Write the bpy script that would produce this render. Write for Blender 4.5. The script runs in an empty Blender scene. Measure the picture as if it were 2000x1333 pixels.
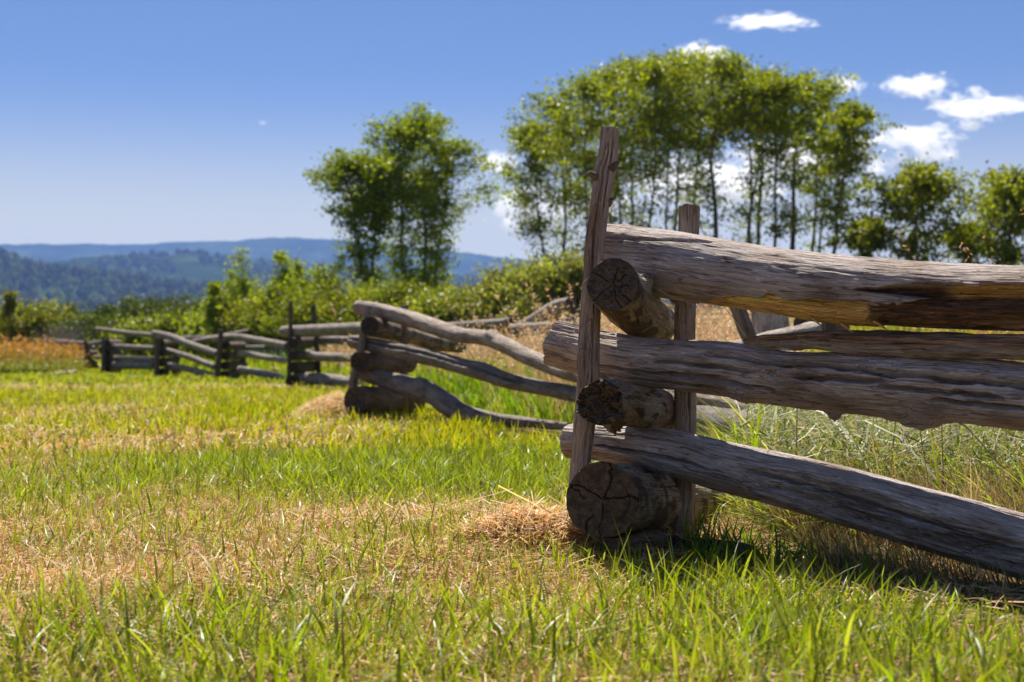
import bpy, math, random
import numpy as np
from mathutils import Vector

# ------------------------------------------------------------------ camera, sky, sun, exposure
scene = bpy.context.scene
COL = scene.collection
F, HY, CZ = 2000 * 50 / 36.0, 680.0, 0.67          # focal length in photo pixels, horizon row, eye height

cam = bpy.data.cameras.new('camera')
cam.lens = 50; cam.sensor_width = 36
cam.shift_y = (HY - 666.5) / 2000.0
cam.clip_start = 0.05; cam.clip_end = 40000
cam.dof.use_dof = True; cam.dof.focus_distance = 4.75; cam.dof.aperture_fstop = 3.9
cam_o = bpy.data.objects.new('camera', cam); COL.objects.link(cam_o)
cam_o.location = (0, 0, CZ); cam_o.rotation_euler = (math.radians(90), 0, 0)
scene.camera = cam_o

SUN_EL, SUN_AZ = math.radians(55), math.radians(-10)      # azimuth measured from +Y towards +X
sdir = Vector((math.sin(SUN_AZ) * math.cos(SUN_EL), math.cos(SUN_AZ) * math.cos(SUN_EL), math.sin(SUN_EL)))
world = bpy.data.worlds.new('World'); scene.world = world; world.use_nodes = True
nt = world.node_tree; nt.nodes.clear()
sky = nt.nodes.new('ShaderNodeTexSky'); sky.sky_type = 'NISHITA'; sky.sun_disc = False
sky.sun_elevation = SUN_EL; sky.sun_rotation = SUN_AZ; sky.altitude = 2400
sky.air_density = 1.0; sky.dust_density = 0.6; sky.ozone_density = 4.0
hs = nt.nodes.new('ShaderNodeHueSaturation'); hs.inputs['Saturation'].default_value = 1.08
hs.inputs['Value'].default_value = 0.68
hs.inputs['Hue'].default_value = 0.506
bg = nt.nodes.new('ShaderNodeBackground'); bg.inputs['Strength'].default_value = 0.06
wo = nt.nodes.new('ShaderNodeOutputWorld')
nt.links.new(sky.outputs[0], hs.inputs['Color']); # thin white veil low over the whole horizon
tcw = nt.nodes.new('ShaderNodeTexCoord'); spw = nt.nodes.new('ShaderNodeSeparateXYZ'); nt.links.new(tcw.outputs['Generated'], spw.inputs[0])
mrw = nt.nodes.new('ShaderNodeMapRange'); mrw.interpolation_type = 'SMOOTHERSTEP'; nt.links.new(spw.outputs[2], mrw.inputs[0])
mrw.inputs[1].default_value = 0.0; mrw.inputs[2].default_value = 0.205; mrw.inputs[3].default_value = 0.95; mrw.inputs[4].default_value = 0.0
mxw = nt.nodes.new('ShaderNodeMixRGB'); mxw.inputs[2].default_value = (10.4, 8.9, 3.9, 1); nt.links.new(mrw.outputs[0], mxw.inputs[0]); nt.links.new(hs.outputs[0], mxw.inputs[1])
nt.links.new(mxw.outputs[0], bg.inputs[0]); nt.links.new(bg.outputs[0], wo.inputs[0])

sun = bpy.data.lights.new('sun', 'SUN'); sun.energy = 5.0; sun.angle = math.radians(0.53); sun.color = (1.0, 0.93, 0.82)
sun_o = bpy.data.objects.new('sun', sun); COL.objects.link(sun_o)
sun_o.rotation_euler = sdir.to_track_quat('Z', 'Y').to_euler(); sun_o.location = (-10, 20, 40)

vs = scene.view_settings
vs.view_transform = 'Standard'; vs.look = 'None'; vs.gamma = 1; vs.use_curve_mapping = False; vs.exposure = 1.08
cy = scene.cycles
cy.max_bounces = 10; cy.diffuse_bounces = 4; cy.transmission_bounces = 6; cy.transparent_max_bounces = 8
cy.volume_bounces = 5; cy.use_denoising = True; cy.use_adaptive_sampling = False; cy.caustics_reflective = False; cy.caustics_refractive = False

# ------------------------------------------------------------------ numpy helpers
rng = np.random.default_rng(7)
def P(px, py, Y): return np.array([(px - 1000) / F * Y, Y, CZ - (py - HY) / F * Y])
def sstep(a, b, x):
    t = np.clip((np.asarray(x, float) - a) / (b - a), 0, 1); return t * t * (3 - 2 * t)
def _hash(i, j, k, seed):
    n = (i * 374761393 + j * 668265263 + k * 2147483647 + seed * 974634777) & 0xFFFFFFFF
    n = ((n ^ (n >> 13)) * 1274126177) & 0xFFFFFFFF
    n = n ^ (n >> 16)
    return (n & 0xFFFF) / 65535.0
def noise3(x, y, z, seed=0):
    x, y, z = np.broadcast_arrays(np.asarray(x, float), np.asarray(y, float), np.asarray(z, float))
    xi, yi, zi = np.floor(x).astype(np.int64), np.floor(y).astype(np.int64), np.floor(z).astype(np.int64)
    xf, yf, zf = x - xi, y - yi, z - zi
    u, v, w = xf * xf * (3 - 2 * xf), yf * yf * (3 - 2 * yf), zf * zf * (3 - 2 * zf)
    r = 0
    for a in (0, 1):
        for b in (0, 1):
            for c in (0, 1):
                r = r + _hash(xi + a, yi + b, zi + c, seed) * (u if a else 1 - u) * (v if b else 1 - v) * (w if c else 1 - w)
    return r * 2 - 1
def fbm(x, y, z, seed=0, o=3):
    r, a = 0, 1.0
    for k in range(o):
        r = r + a * noise3(np.asarray(x) * 2 ** k, np.asarray(y) * 2 ** k, np.asarray(z) * 2 ** k, seed + k * 17); a *= .5
    return r / (2 - 2 * .5 ** o)

def mk_mesh(name, V, quads=None, tris=None, mat=None, attrs=None, smooth=True, parent=None):
    me = bpy.data.meshes.new(name)
    V = np.asarray(V, np.float32)
    me.vertices.add(len(V)); me.vertices.foreach_set('co', V.ravel())
    idx, st, n = [], [], 0
    if quads is not None and len(quads):
        q = np.asarray(quads, np.int32); idx.append(q.ravel()); st.append(n + np.arange(len(q)) * 4); n += q.size
    if tris is not None and len(tris):
        t = np.asarray(tris, np.int32); idx.append(t.ravel()); st.append(n + np.arange(len(t)) * 3); n += t.size
    idx = np.concatenate(idx); st = np.concatenate(st).astype(np.int32)
    me.loops.add(len(idx)); me.loops.foreach_set('vertex_index', idx.astype(np.int32))
    me.polygons.add(len(st)); me.polygons.foreach_set('loop_start', st)
    me.update(calc_edges=True)
    me.polygons.foreach_set('use_smooth', np.full(len(st), smooth, bool))
    for k, a in (attrs or {}).items():
        a = np.asarray(a, np.float32)
        if a.ndim == 1:
            at = me.attributes.new(k, 'FLOAT', 'POINT'); at.data.foreach_set('value', a)
        elif k == 'tint':
            at = me.attributes.new(k, 'FLOAT_COLOR', 'POINT')
            at.data.foreach_set('color', np.c_[a, np.ones(len(a))].astype(np.float32).ravel())
        else:
            at = me.attributes.new(k, 'FLOAT_VECTOR', 'POINT'); at.data.foreach_set('vector', a.ravel())
    me.validate(); me.update()
    if mat: me.materials.append(mat)
    o = bpy.data.objects.new(name, me); COL.objects.link(o)
    if parent is not None:
        o.parent = parent
        o.matrix_parent_inverse = parent.matrix_basis.inverted()
    return o
def tag(o, label, cat, group=None, kind=None):
    o['label'] = label; o['category'] = cat
    if group: o['group'] = group
    if kind: o['kind'] = kind
    return o
def thing(name, label, cat, loc, group=None):
    o = bpy.data.objects.new(name, None); COL.objects.link(o); o.empty_display_size = .1
    o.location = loc
    return tag(o, label, cat, group)
def structure(o): o['kind'] = 'structure'; return o
def stuff(o): o['kind'] = 'stuff'; return o

# ------------------------------------------------------------------ materials
def new_mat(name):
    m = bpy.data.materials.new(name); m.use_nodes = True; m.node_tree.nodes.clear()
    return m, m.node_tree.nodes, m.node_tree.links
def N(nodes, t, **kw):
    n = nodes.new('ShaderNode' + t)
    for k, v in kw.items(): setattr(n, k, v)
    return n
def ramp(nodes, stops):
    r = nodes.new('ShaderNodeValToRGB'); e = r.color_ramp.elements
    while len(e) < len(stops): e.new(.5)
    for el, (p, c) in zip(e, stops): el.position = p; el.color = (*c, 1) if len(c) == 3 else c
    return r

def wood_material():
    m, n, l = new_mat('weathered_wood')
    at = N(n, 'Attribute', attribute_name='lc'); ti = N(n, 'Attribute', attribute_name='tint'); cp = N(n, 'Attribute', attribute_name='cap')
    def streak(sc, scale, detail=6, rough=.6):
        mp = N(n, 'Mapping'); mp.inputs['Scale'].default_value = sc; l.new(at.outputs['Vector'], mp.inputs[0])
        t = N(n, 'TexNoise'); t.inputs['Scale'].default_value = scale; t.inputs['Detail'].default_value = detail; t.inputs['Roughness'].default_value = rough
        l.new(mp.outputs[0], t.inputs['Vector']); return t
    fine = streak((1, 28, 28), 12, 5, .65)
    mid = streak((1, 9, 9), 6, 6, .6)
    blot = streak((1, 2.2, 2.2), 4.5, 4, .55)
    fleck = streak((1, 7, 7), 30, 3, .5)
    r1 = ramp(n, [(.30, (.42,) * 3), (.42, (.86,) * 3), (.58, (1.08,) * 3), (.74, (1.4,) * 3)]); l.new(fine.outputs[0], r1.inputs[0])
    r2 = ramp(n, [(.28, (.52, .47, .43)), (.45, (.88, .86, .84)), (.6, (1.0, 1.0, 1.0)), (.78, (1.15, 1.15, 1.16))]); l.new(mid.outputs[0], r2.inputs[0])
    r3 = ramp(n, [(.3, (.62, .52, .44)), (.5, (.95, .92, .9)), (.7, (1.15, 1.15, 1.16))]); l.new(blot.outputs[0], r3.inputs[0])
    r4 = ramp(n, [(.60, (1, 1, 1)), (.68, (1.45, 1.45, 1.5))]); l.new(fleck.outputs[0], r4.inputs[0])
    def mul(a, b):
        x = N(n, 'MixRGB', blend_type='MULTIPLY'); x.inputs[0].default_value = 1; l.new(a, x.inputs[1]); l.new(b, x.inputs[2]); return x.outputs[0]
    lin = streak((1, 16, 16), 3.2, 2, .5); rl = ramp(n, [(.482, (1, 1, 1)), (.497, (.42, .37, .33)), (.503, (.42, .37, .33)), (.518, (1, 1, 1))]); l.new(lin.outputs[0], rl.inputs[0])
    lin2 = streak((1, 30, 30), 5.0, 2, .5); rl2 = ramp(n, [(.47, (1, 1, 1)), (.5, (.66, .63, .61)), (.53, (1, 1, 1))]); l.new(lin2.outputs[0], rl2.inputs[0])
    grain = mul(mul(mul(mul(mul(r1.outputs[0], r2.outputs[0]), r3.outputs[0]), r4.outputs[0]), rl.outputs[0]), rl2.outputs[0])
    # end grain: rings round the pith
    sp = N(n, 'SeparateXYZ'); l.new(at.outputs['Vector'], sp.inputs[0])
    cb = N(n, 'CombineXYZ'); l.new(sp.outputs[1], cb.inputs[1]); l.new(sp.outputs[2], cb.inputs[2])
    dn = N(n, 'TexNoise'); dn.inputs['Scale'].default_value = 14; dn.inputs['Detail'].default_value = 3; l.new(at.outputs['Vector'], dn.inputs['Vector'])
    ln = N(n, 'VectorMath', operation='LENGTH'); l.new(cb.outputs[0], ln.inputs[0])
    ma = N(n, 'Math', operation='MULTIPLY_ADD'); l.new(dn.outputs[0], ma.inputs[0]); ma.inputs[1].default_value = .022; l.new(ln.outputs['Value'], ma.inputs[2])
    mb = N(n, 'Math', operation='MULTIPLY'); l.new(ma.outputs[0], mb.inputs[0]); mb.inputs[1].default_value = 950
    sn = N(n, 'Math', operation='SINE'); l.new(mb.outputs[0], sn.inputs[0])
    rr = ramp(n, [(.0, (.62, .60, .58)), (1, (1.1, 1.08, 1.05))])
    mr = N(n, 'MapRange'); l.new(sn.outputs[0], mr.inputs[0]); mr.inputs[1].default_value = -1; mr.inputs[2].default_value = 1; l.new(mr.outputs[0], rr.inputs[0])
    en = N(n, 'TexNoise'); en.inputs['Scale'].default_value = 38; en.inputs['Detail'].default_value = 5; l.new(at.outputs['Vector'], en.inputs['Vector'])
    er = ramp(n, [(.3, (.45, .43, .40)), (.7, (1.25, 1.2, 1.12))]); l.new(en.outputs[0], er.inputs[0])
    endc = mul(rr.outputs[0], er.outputs[0])
    mx = N(n, 'MixRGB'); l.new(cp.outputs['Fac'], mx.inputs[0]); l.new(grain, mx.inputs[1]); l.new(endc, mx.inputs[2])
    colr = mul(ti.outputs['Color'], mx.outputs[0])
    b = N(n, 'BsdfPrincipled'); b.inputs['Roughness'].default_value = .78; b.inputs['Specular IOR Level'].default_value = .25
    l.new(colr, b.inputs['Base Color'])
    hm = N(n, 'MixRGB'); l.new(cp.outputs['Fac'], hm.inputs[0])
    ha = N(n, 'MixRGB', blend_type='ADD'); ha.inputs[0].default_value = .8; l.new(fine.outputs[0], ha.inputs[1]); l.new(mid.outputs[0], ha.inputs[2])
    hb_ = N(n, 'MixRGB', blend_type='MULTIPLY'); hb_.inputs[0].default_value = .55; l.new(ha.outputs[0], hb_.inputs[1]); l.new(rl.outputs[0], hb_.inputs[2])
    l.new(hb_.outputs[0], hm.inputs[1]); l.new(en.outputs[0], hm.inputs[2])
    bp = N(n, 'Bump'); bp.inputs['Strength'].default_value = 1.0; bp.inputs['Distance'].default_value = .009
    l.new(hm.outputs[0], bp.inputs['Height']); l.new(bp.outputs[0], b.inputs['Normal'])
    o = N(n, 'OutputMaterial'); l.new(b.outputs[0], o.inputs[0])
    return m
WOOD = wood_material()

def leaf_material(name, trans=.5, rough=.45, spec=.3, tscale=(1.25, 1.15, .5)):
    m, n, l = new_mat(name)
    ti = N(n, 'Attribute', attribute_name='tint')
    b = N(n, 'BsdfPrincipled'); b.inputs['Roughness'].default_value = rough; b.inputs['Specular IOR Level'].default_value = spec
    t = N(n, 'BsdfTranslucent')
    x = N(n, 'MixRGB', blend_type='MULTIPLY'); x.inputs[0].default_value = 1; x.inputs[2].default_value = (*tscale, 1)
    l.new(ti.outputs['Color'], x.inputs[1]); l.new(ti.outputs['Color'], b.inputs['Base Color']); l.new(x.outputs[0], t.inputs[0])
    mx = N(n, 'MixShader'); mx.inputs[0].default_value = trans; l.new(b.outputs[0], mx.inputs[1]); l.new(t.outputs[0], mx.inputs[2])
    o = N(n, 'OutputMaterial'); l.new(mx.outputs[0], o.inputs[0])
    return m
LEAF = leaf_material('leaf_green', .55, .45, .3, (1.2, 1.25, .4))
GRASS = leaf_material('grass_blade', .52, .40, .36, (1.45, 1.3, .30))
STRAW = leaf_material('dry_straw', .3, .6, .3, (1.15, 1.0, .75))
BARK = None
def bark_material():
    m, n, l = new_mat('aspen_bark')
    tc = N(n, 'TexCoord'); t = N(n, 'TexNoise'); t.inputs['Scale'].default_value = 5; t.inputs['Detail'].default_value = 6; l.new(tc.outputs['Object'], t.inputs['Vector'])
    r = ramp(n, [(.35, (.045, .032, .022)), (.55, (.14, .105, .065)), (.7, (.22, .18, .12))]); l.new(t.outputs[0], r.inputs[0])
    b = N(n, 'BsdfPrincipled'); b.inputs['Roughness'].default_value = .8; l.new(r.outputs[0], b.inputs['Base Color'])
    bp = N(n, 'Bump'); bp.inputs['Strength'].default_value = .5; bp.inputs['Distance'].default_value = .02; l.new(t.outputs[0], bp.inputs['Height']); l.new(bp.outputs[0], b.inputs['Normal'])
    o = N(n, 'OutputMaterial'); l.new(b.outputs[0], o.inputs[0]); return m
BARK = bark_material()

# ------------------------------------------------------------------ terrain
def fence_x(y):      # the field side of the fence runs left with distance
    return np.interp(y, [0, 4.9, 13.5, 25, 36, 44, 60], [.9, .35, -1.5, -3.9, -7.4, -12.5, -19])
def terrain(x, y, fine=True):
    x, y = np.asarray(x, float), np.asarray(y, float)
    z = -0.004 * np.clip(y - 14, 0, 60)
    z = z + 2.9 * sstep(9, 44, y) * sstep(-3, 17, x) * (1 - .25 * sstep(48, 70, y))
    z = z - 0.09 * np.clip(y - 95, 0, 500) - .04 * np.clip(y - 50, 0, 45) * sstep(-2, 6, x)
    d = np.hypot(x, y - 40)
    z = z - 0.09 * np.clip(np.abs(x) - 120, 0, 500)
    z = np.maximum(z, -45)
    if fine:
        near = 1 - sstep(60, 120, d)
        z = z + near * (.035 * noise3(x * .8, y * .8, 0, 3) + .02 * noise3(x * 2.5, y * 2.5, 0, 4))
    return z

def ground_material():
    m, n, l = new_mat('meadow_soil')
    tc = N(n, 'TexCoord')
    a = N(n, 'TexNoise'); a.inputs['Scale'].default_value = .6; a.inputs['Detail'].default_value = 5; l.new(tc.outputs['Object'], a.inputs['Vector'])
    b_ = N(n, 'TexNoise'); b_.inputs['Scale'].default_value = 60; b_.inputs['Detail'].default_value = 6; l.new(tc.outputs['Object'], b_.inputs['Vector'])
    c1 = ramp(n, [(.3, (.035, .022, .012)), (.48, (.12, .075, .035)), (.62, (.30, .19, .085)), (.8, (.48, .33, .17))]); l.new(b_.outputs[0], c1.inputs[0])
    c2 = ramp(n, [(.3, (.06, .085, .01)), (.7, (.17, .21, .02))]); l.new(b_.outputs[0], c2.inputs[0])
    sp = N(n, 'SeparateXYZ'); l.new(tc.outputs['Object'], sp.inputs[0])
    mr = N(n, 'MapRange'); l.new(sp.outputs[1], mr.inputs[0]); mr.inputs[1].default_value = 5; mr.inputs[2].default_value = 26; mr.inputs[3].default_value = -.22; mr.inputs[4].default_value = .38
    ad = N(n, 'Math', operation='ADD'); l.new(mr.outputs[0], ad.inputs[0]); l.new(a.outputs[0], ad.inputs[1])
    r = ramp(n, [(.42, (0, 0, 0)), (.62, (1, 1, 1))]); l.new(ad.outputs[0], r.inputs[0])
    mx = N(n, 'MixRGB'); l.new(r.outputs[0], mx.inputs[0]); l.new(c1.outputs[0], mx.inputs[1]); l.new(c2.outputs[0], mx.inputs[2])
    b = N(n, 'BsdfPrincipled'); b.inputs['Roughness'].default_value = .9; b.inputs['Specular IOR Level'].default_value = .1; l.new(mx.outputs[0], b.inputs['Base Color'])
    bp = N(n, 'Bump'); bp.inputs['Strength'].default_value = .6; bp.inputs['Distance'].default_value = .02; l.new(b_.outputs[0], bp.inputs['Height']); l.new(bp.outputs[0], b.inputs['Normal'])
    o = N(n, 'OutputMaterial'); l.new(b.outputs[0], o.inputs[0]); return m
def grid_faces(nx, ny):
    i = np.arange((ny - 1) * (nx - 1)); r, c = i // (nx - 1), i % (nx - 1); a = r * nx + c
    return np.c_[a, a + 1, a + nx + 1, a + nx]
u = np.linspace(-1, 1, 301); gx = np.sinh(u * 7.4) / np.sinh(7.4) * 9000
v = np.linspace(-.45, 1, 321); gy = 6 + np.sinh(v * 7.4) / np.sinh(7.4) * 9000
GX, GY = np.meshgrid(gx, gy)
V = np.c_[GX.ravel(), GY.ravel(), terrain(GX, GY).ravel()]
structure(mk_mesh('ground', V, grid_faces(301, 321), None, ground_material()))

# distant hills: one height field with three ridges
def hills_material():
    m, n, l = new_mat('forested_hills')
    tc = N(n, 'TexCoord')
    a = N(n, 'TexNoise'); a.inputs['Scale'].default_value = .012; a.inputs['Detail'].default_value = 9; a.inputs['Roughness'].default_value = .68; l.new(tc.outputs['Object'], a.inputs['Vector'])
    b_ = N(n, 'TexNoise'); b_.inputs['Scale'].default_value = .0035; b_.inputs['Detail'].default_value = 5; l.new(tc.outputs['Object'], b_.inputs['Vector'])
    c = ramp(n, [(.36, (.010, .022, .010)), (.5, (.03, .055, .018)), (.62, (.085, .12, .035)), (.75, (.14, .16, .06))])
    mx = N(n, 'MixRGB'); mx.inputs[0].default_value = .5; l.new(a.outputs[0], mx.inputs[1]); l.new(b_.outputs[0], mx.inputs[2]); l.new(mx.outputs[0], c.inputs[0])
    b = N(n, 'BsdfPrincipled'); b.inputs['Roughness'].default_value = 1; b.inputs['Specular IOR Level'].default_value = 0; l.new(c.outputs[0], b.inputs['Base Color'])
    bp = N(n, 'Bump'); bp.inputs['Strength'].default_value = 1; bp.inputs['Distance'].default_value = 25; l.new(a.outputs[0], bp.inputs['Height']); l.new(bp.outputs[0], b.inputs['Normal'])
    o = N(n, 'OutputMaterial'); l.new(b.outputs[0], o.inputs[0]); return m
az = np.linspace(math.radians(-52), math.radians(52), 900); dd = 420 * (7900 / 420.0) ** np.linspace(0, 1, 240)
AZ, DD = np.meshgrid(az, dd); HX, HYY = DD * np.tan(AZ), DD * 1.0
px = 1000 + F * np.tan(AZ)
def ridge(xs, ys, d0, w, seed, rough):
    y = np.interp(px, xs, ys)
    e = (HY - y) / F * d0
    y2 = fbm(px / 160.0, 0, 0, seed, 4) * rough
    dsh = d0 * (1 + .05 * fbm(px / 260.0, 0, 3, seed + 5, 3))
    return (e + y2 * d0 / F) * np.exp(-((DD - dsh) / w) ** 2)
r1 = ridge([-1500, -600, 0, 120, 266, 336, 381, 496, 608, 800, 1000, 1500, 2000, 3200], [500, 470, 480, 481, 471, 471, 477, 468, 469, 488, 506, 545, 560, 540], 6600, 1300, 11, 4)
r2 = ridge([-1500, -200, 40, 128, 160, 272, 320, 362, 432, 600, 800, 1100, 2000, 3200], [560, 540, 520, 512, 506, 499, 507, 502, 512, 528, 545, 560, 570, 560], 3600, 900, 21, 3)
r3 = ridge([-1500, -300, 0, 64, 112, 200, 320, 480, 700, 1100, 2000, 3200], [470, 486, 501, 519, 531, 545, 560, 575, 590, 600, 610, 600], 2400, 700, 31, 4)
HZ = np.maximum(np.maximum(r1, r2), r3)
HZ = HZ + DD / 6600 * 14 * fbm(HX / 260, HYY / 260, 0, 41, 4) + 3 * noise3(HX / 30, HYY / 30, 0, 44) * sstep(400, 1500, DD)
HZ = -60 + (HZ + 60) * sstep(420, 900, DD)
structure(mk_mesh('hills', np.c_[HX.ravel(), HYY.ravel(), HZ.ravel()], grid_faces(900, 240), None, hills_material()))

# woods on the nearer slopes: small crowns, far too many to count
nf = 13000
fa_ = rng.uniform(math.radians(-26), math.radians(10), nf); fd = np.sqrt(rng.uniform(900 ** 2, 4300 ** 2, nf)); fx, fy = fd * np.tan(fa_), fd
keep = fbm(fx / 170, fy / 240, 0, 77, 4) > -.08; fx, fy, fa_, fd = fx[keep], fy[keep], fa_[keep], fd[keep]; nf = len(fx)
ci = np.clip(np.searchsorted(dd, fd), 1, 239); ai = np.clip(((fa_ - az[0]) / (az[1] - az[0])), 0, 898.99); a0 = ai.astype(int); wa_ = ai - a0; wd_ = (fd - dd[ci - 1]) / (dd[ci] - dd[ci - 1])
fz = (HZ[ci - 1, a0] * (1 - wa_) + HZ[ci - 1, a0 + 1] * wa_) * (1 - wd_) + (HZ[ci, a0] * (1 - wa_) + HZ[ci, a0 + 1] * wa_) * wd_
fh = rng.uniform(9, 19, nf); fr_ = fh * rng.uniform(.28, .48, nf); a5 = np.arange(5) / 5 * 2 * np.pi
FV = np.zeros((nf, 11, 3)); rot = rng.uniform(0, 6.28, nf)[:, None]
for rr_, (hh_, sc_) in enumerate(((.12, .8), (.5, 1.0))):
    j_ = rng.uniform(.75, 1.2, (nf, 5)) * sc_ * fr_[:, None]
    FV[:, rr_ * 5:rr_ * 5 + 5, 0] = fx[:, None] + np.cos(a5 + rot) * j_; FV[:, rr_ * 5:rr_ * 5 + 5, 1] = fy[:, None] + np.sin(a5 + rot) * j_; FV[:, rr_ * 5:rr_ * 5 + 5, 2] = fz[:, None] + fh[:, None] * hh_
FV[:, 10] = np.c_[fx, fy, fz + fh]
b0 = (np.arange(nf) * 11)[:, None]
fq = (b0 + np.array([[i, (i + 1) % 5, 5 + (i + 1) % 5, 5 + i] for i in range(5)]).reshape(-1)).reshape(-1, 4); ft = (b0 + np.array([[5 + i, 5 + (i + 1) % 5, 10] for i in range(5)]).reshape(-1)).reshape(-1, 3)
fcol = np.array((.13, .145, .075)) * rng.uniform(.5, 1.7, (nf, 1)) + np.array((.04, .05, .0)) * (rng.random((nf, 1)) < .3)
fo_ = mk_mesh('forest', FV.reshape(-1, 3), fq, ft, LEAF, dict(tint=np.repeat(fcol, 11, 0)), smooth=False)
stuff(tag(fo_, 'dark woods scattered over the far valley slopes', 'forest'))

# haze: a closed box of pale air round everything but the clouds
m, n, l = new_mat('pale_air')
pv = N(n, 'VolumePrincipled'); pv.inputs['Color'].default_value = (.23, .40, .95, 1); pv.inputs['Density'].default_value = 1.1e-4; pv.inputs['Anisotropy'].default_value = 0.1
o = N(n, 'OutputMaterial'); l.new(pv.outputs[0], o.inputs['Volume'])
B = np.array([[x, y, z] for z in (-75, 640) for y in (-9100, 9100) for x in (-11000, 11000)], float)
hz = mk_mesh('haze', B, [[0, 2, 3, 1], [4, 5, 7, 6], [0, 1, 5, 4], [2, 6, 7, 3], [0, 4, 6, 2], [1, 3, 7, 5]], None, m, smooth=False)
stuff(hz); hz['label'] = 'pale blue haze between the meadow and the far ridges'; hz['category'] = 'haze'

# ------------------------------------------------------------------ logs
def catmull(pts, n):
    pts = np.asarray(pts, float)
    if len(pts) == 2:
        t = np.linspace(0, 1, n)[:, None]; return pts[0] * (1 - t) + pts[1] * t
    p = np.vstack([2 * pts[0] - pts[1], pts, 2 * pts[-1] - pts[-2]])
    seg = np.linalg.norm(np.diff(pts[:, :3], axis=0), axis=1); cum = np.r_[0, np.cumsum(seg)]
    s = np.linspace(0, cum[-1], n); k = np.clip(np.searchsorted(cum, s, 'right') - 1, 0, len(seg) - 1)
    t = ((s - cum[k]) / seg[k])[:, None]
    a, b, c, d = p[k], p[k + 1], p[k + 2], p[k + 3]
    return .5 * (2 * b + (c - a) * t + (2 * a - 5 * b + 4 * c - d) * t ** 2 + (3 * b - a - 3 * c + d) * t ** 3)

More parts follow.
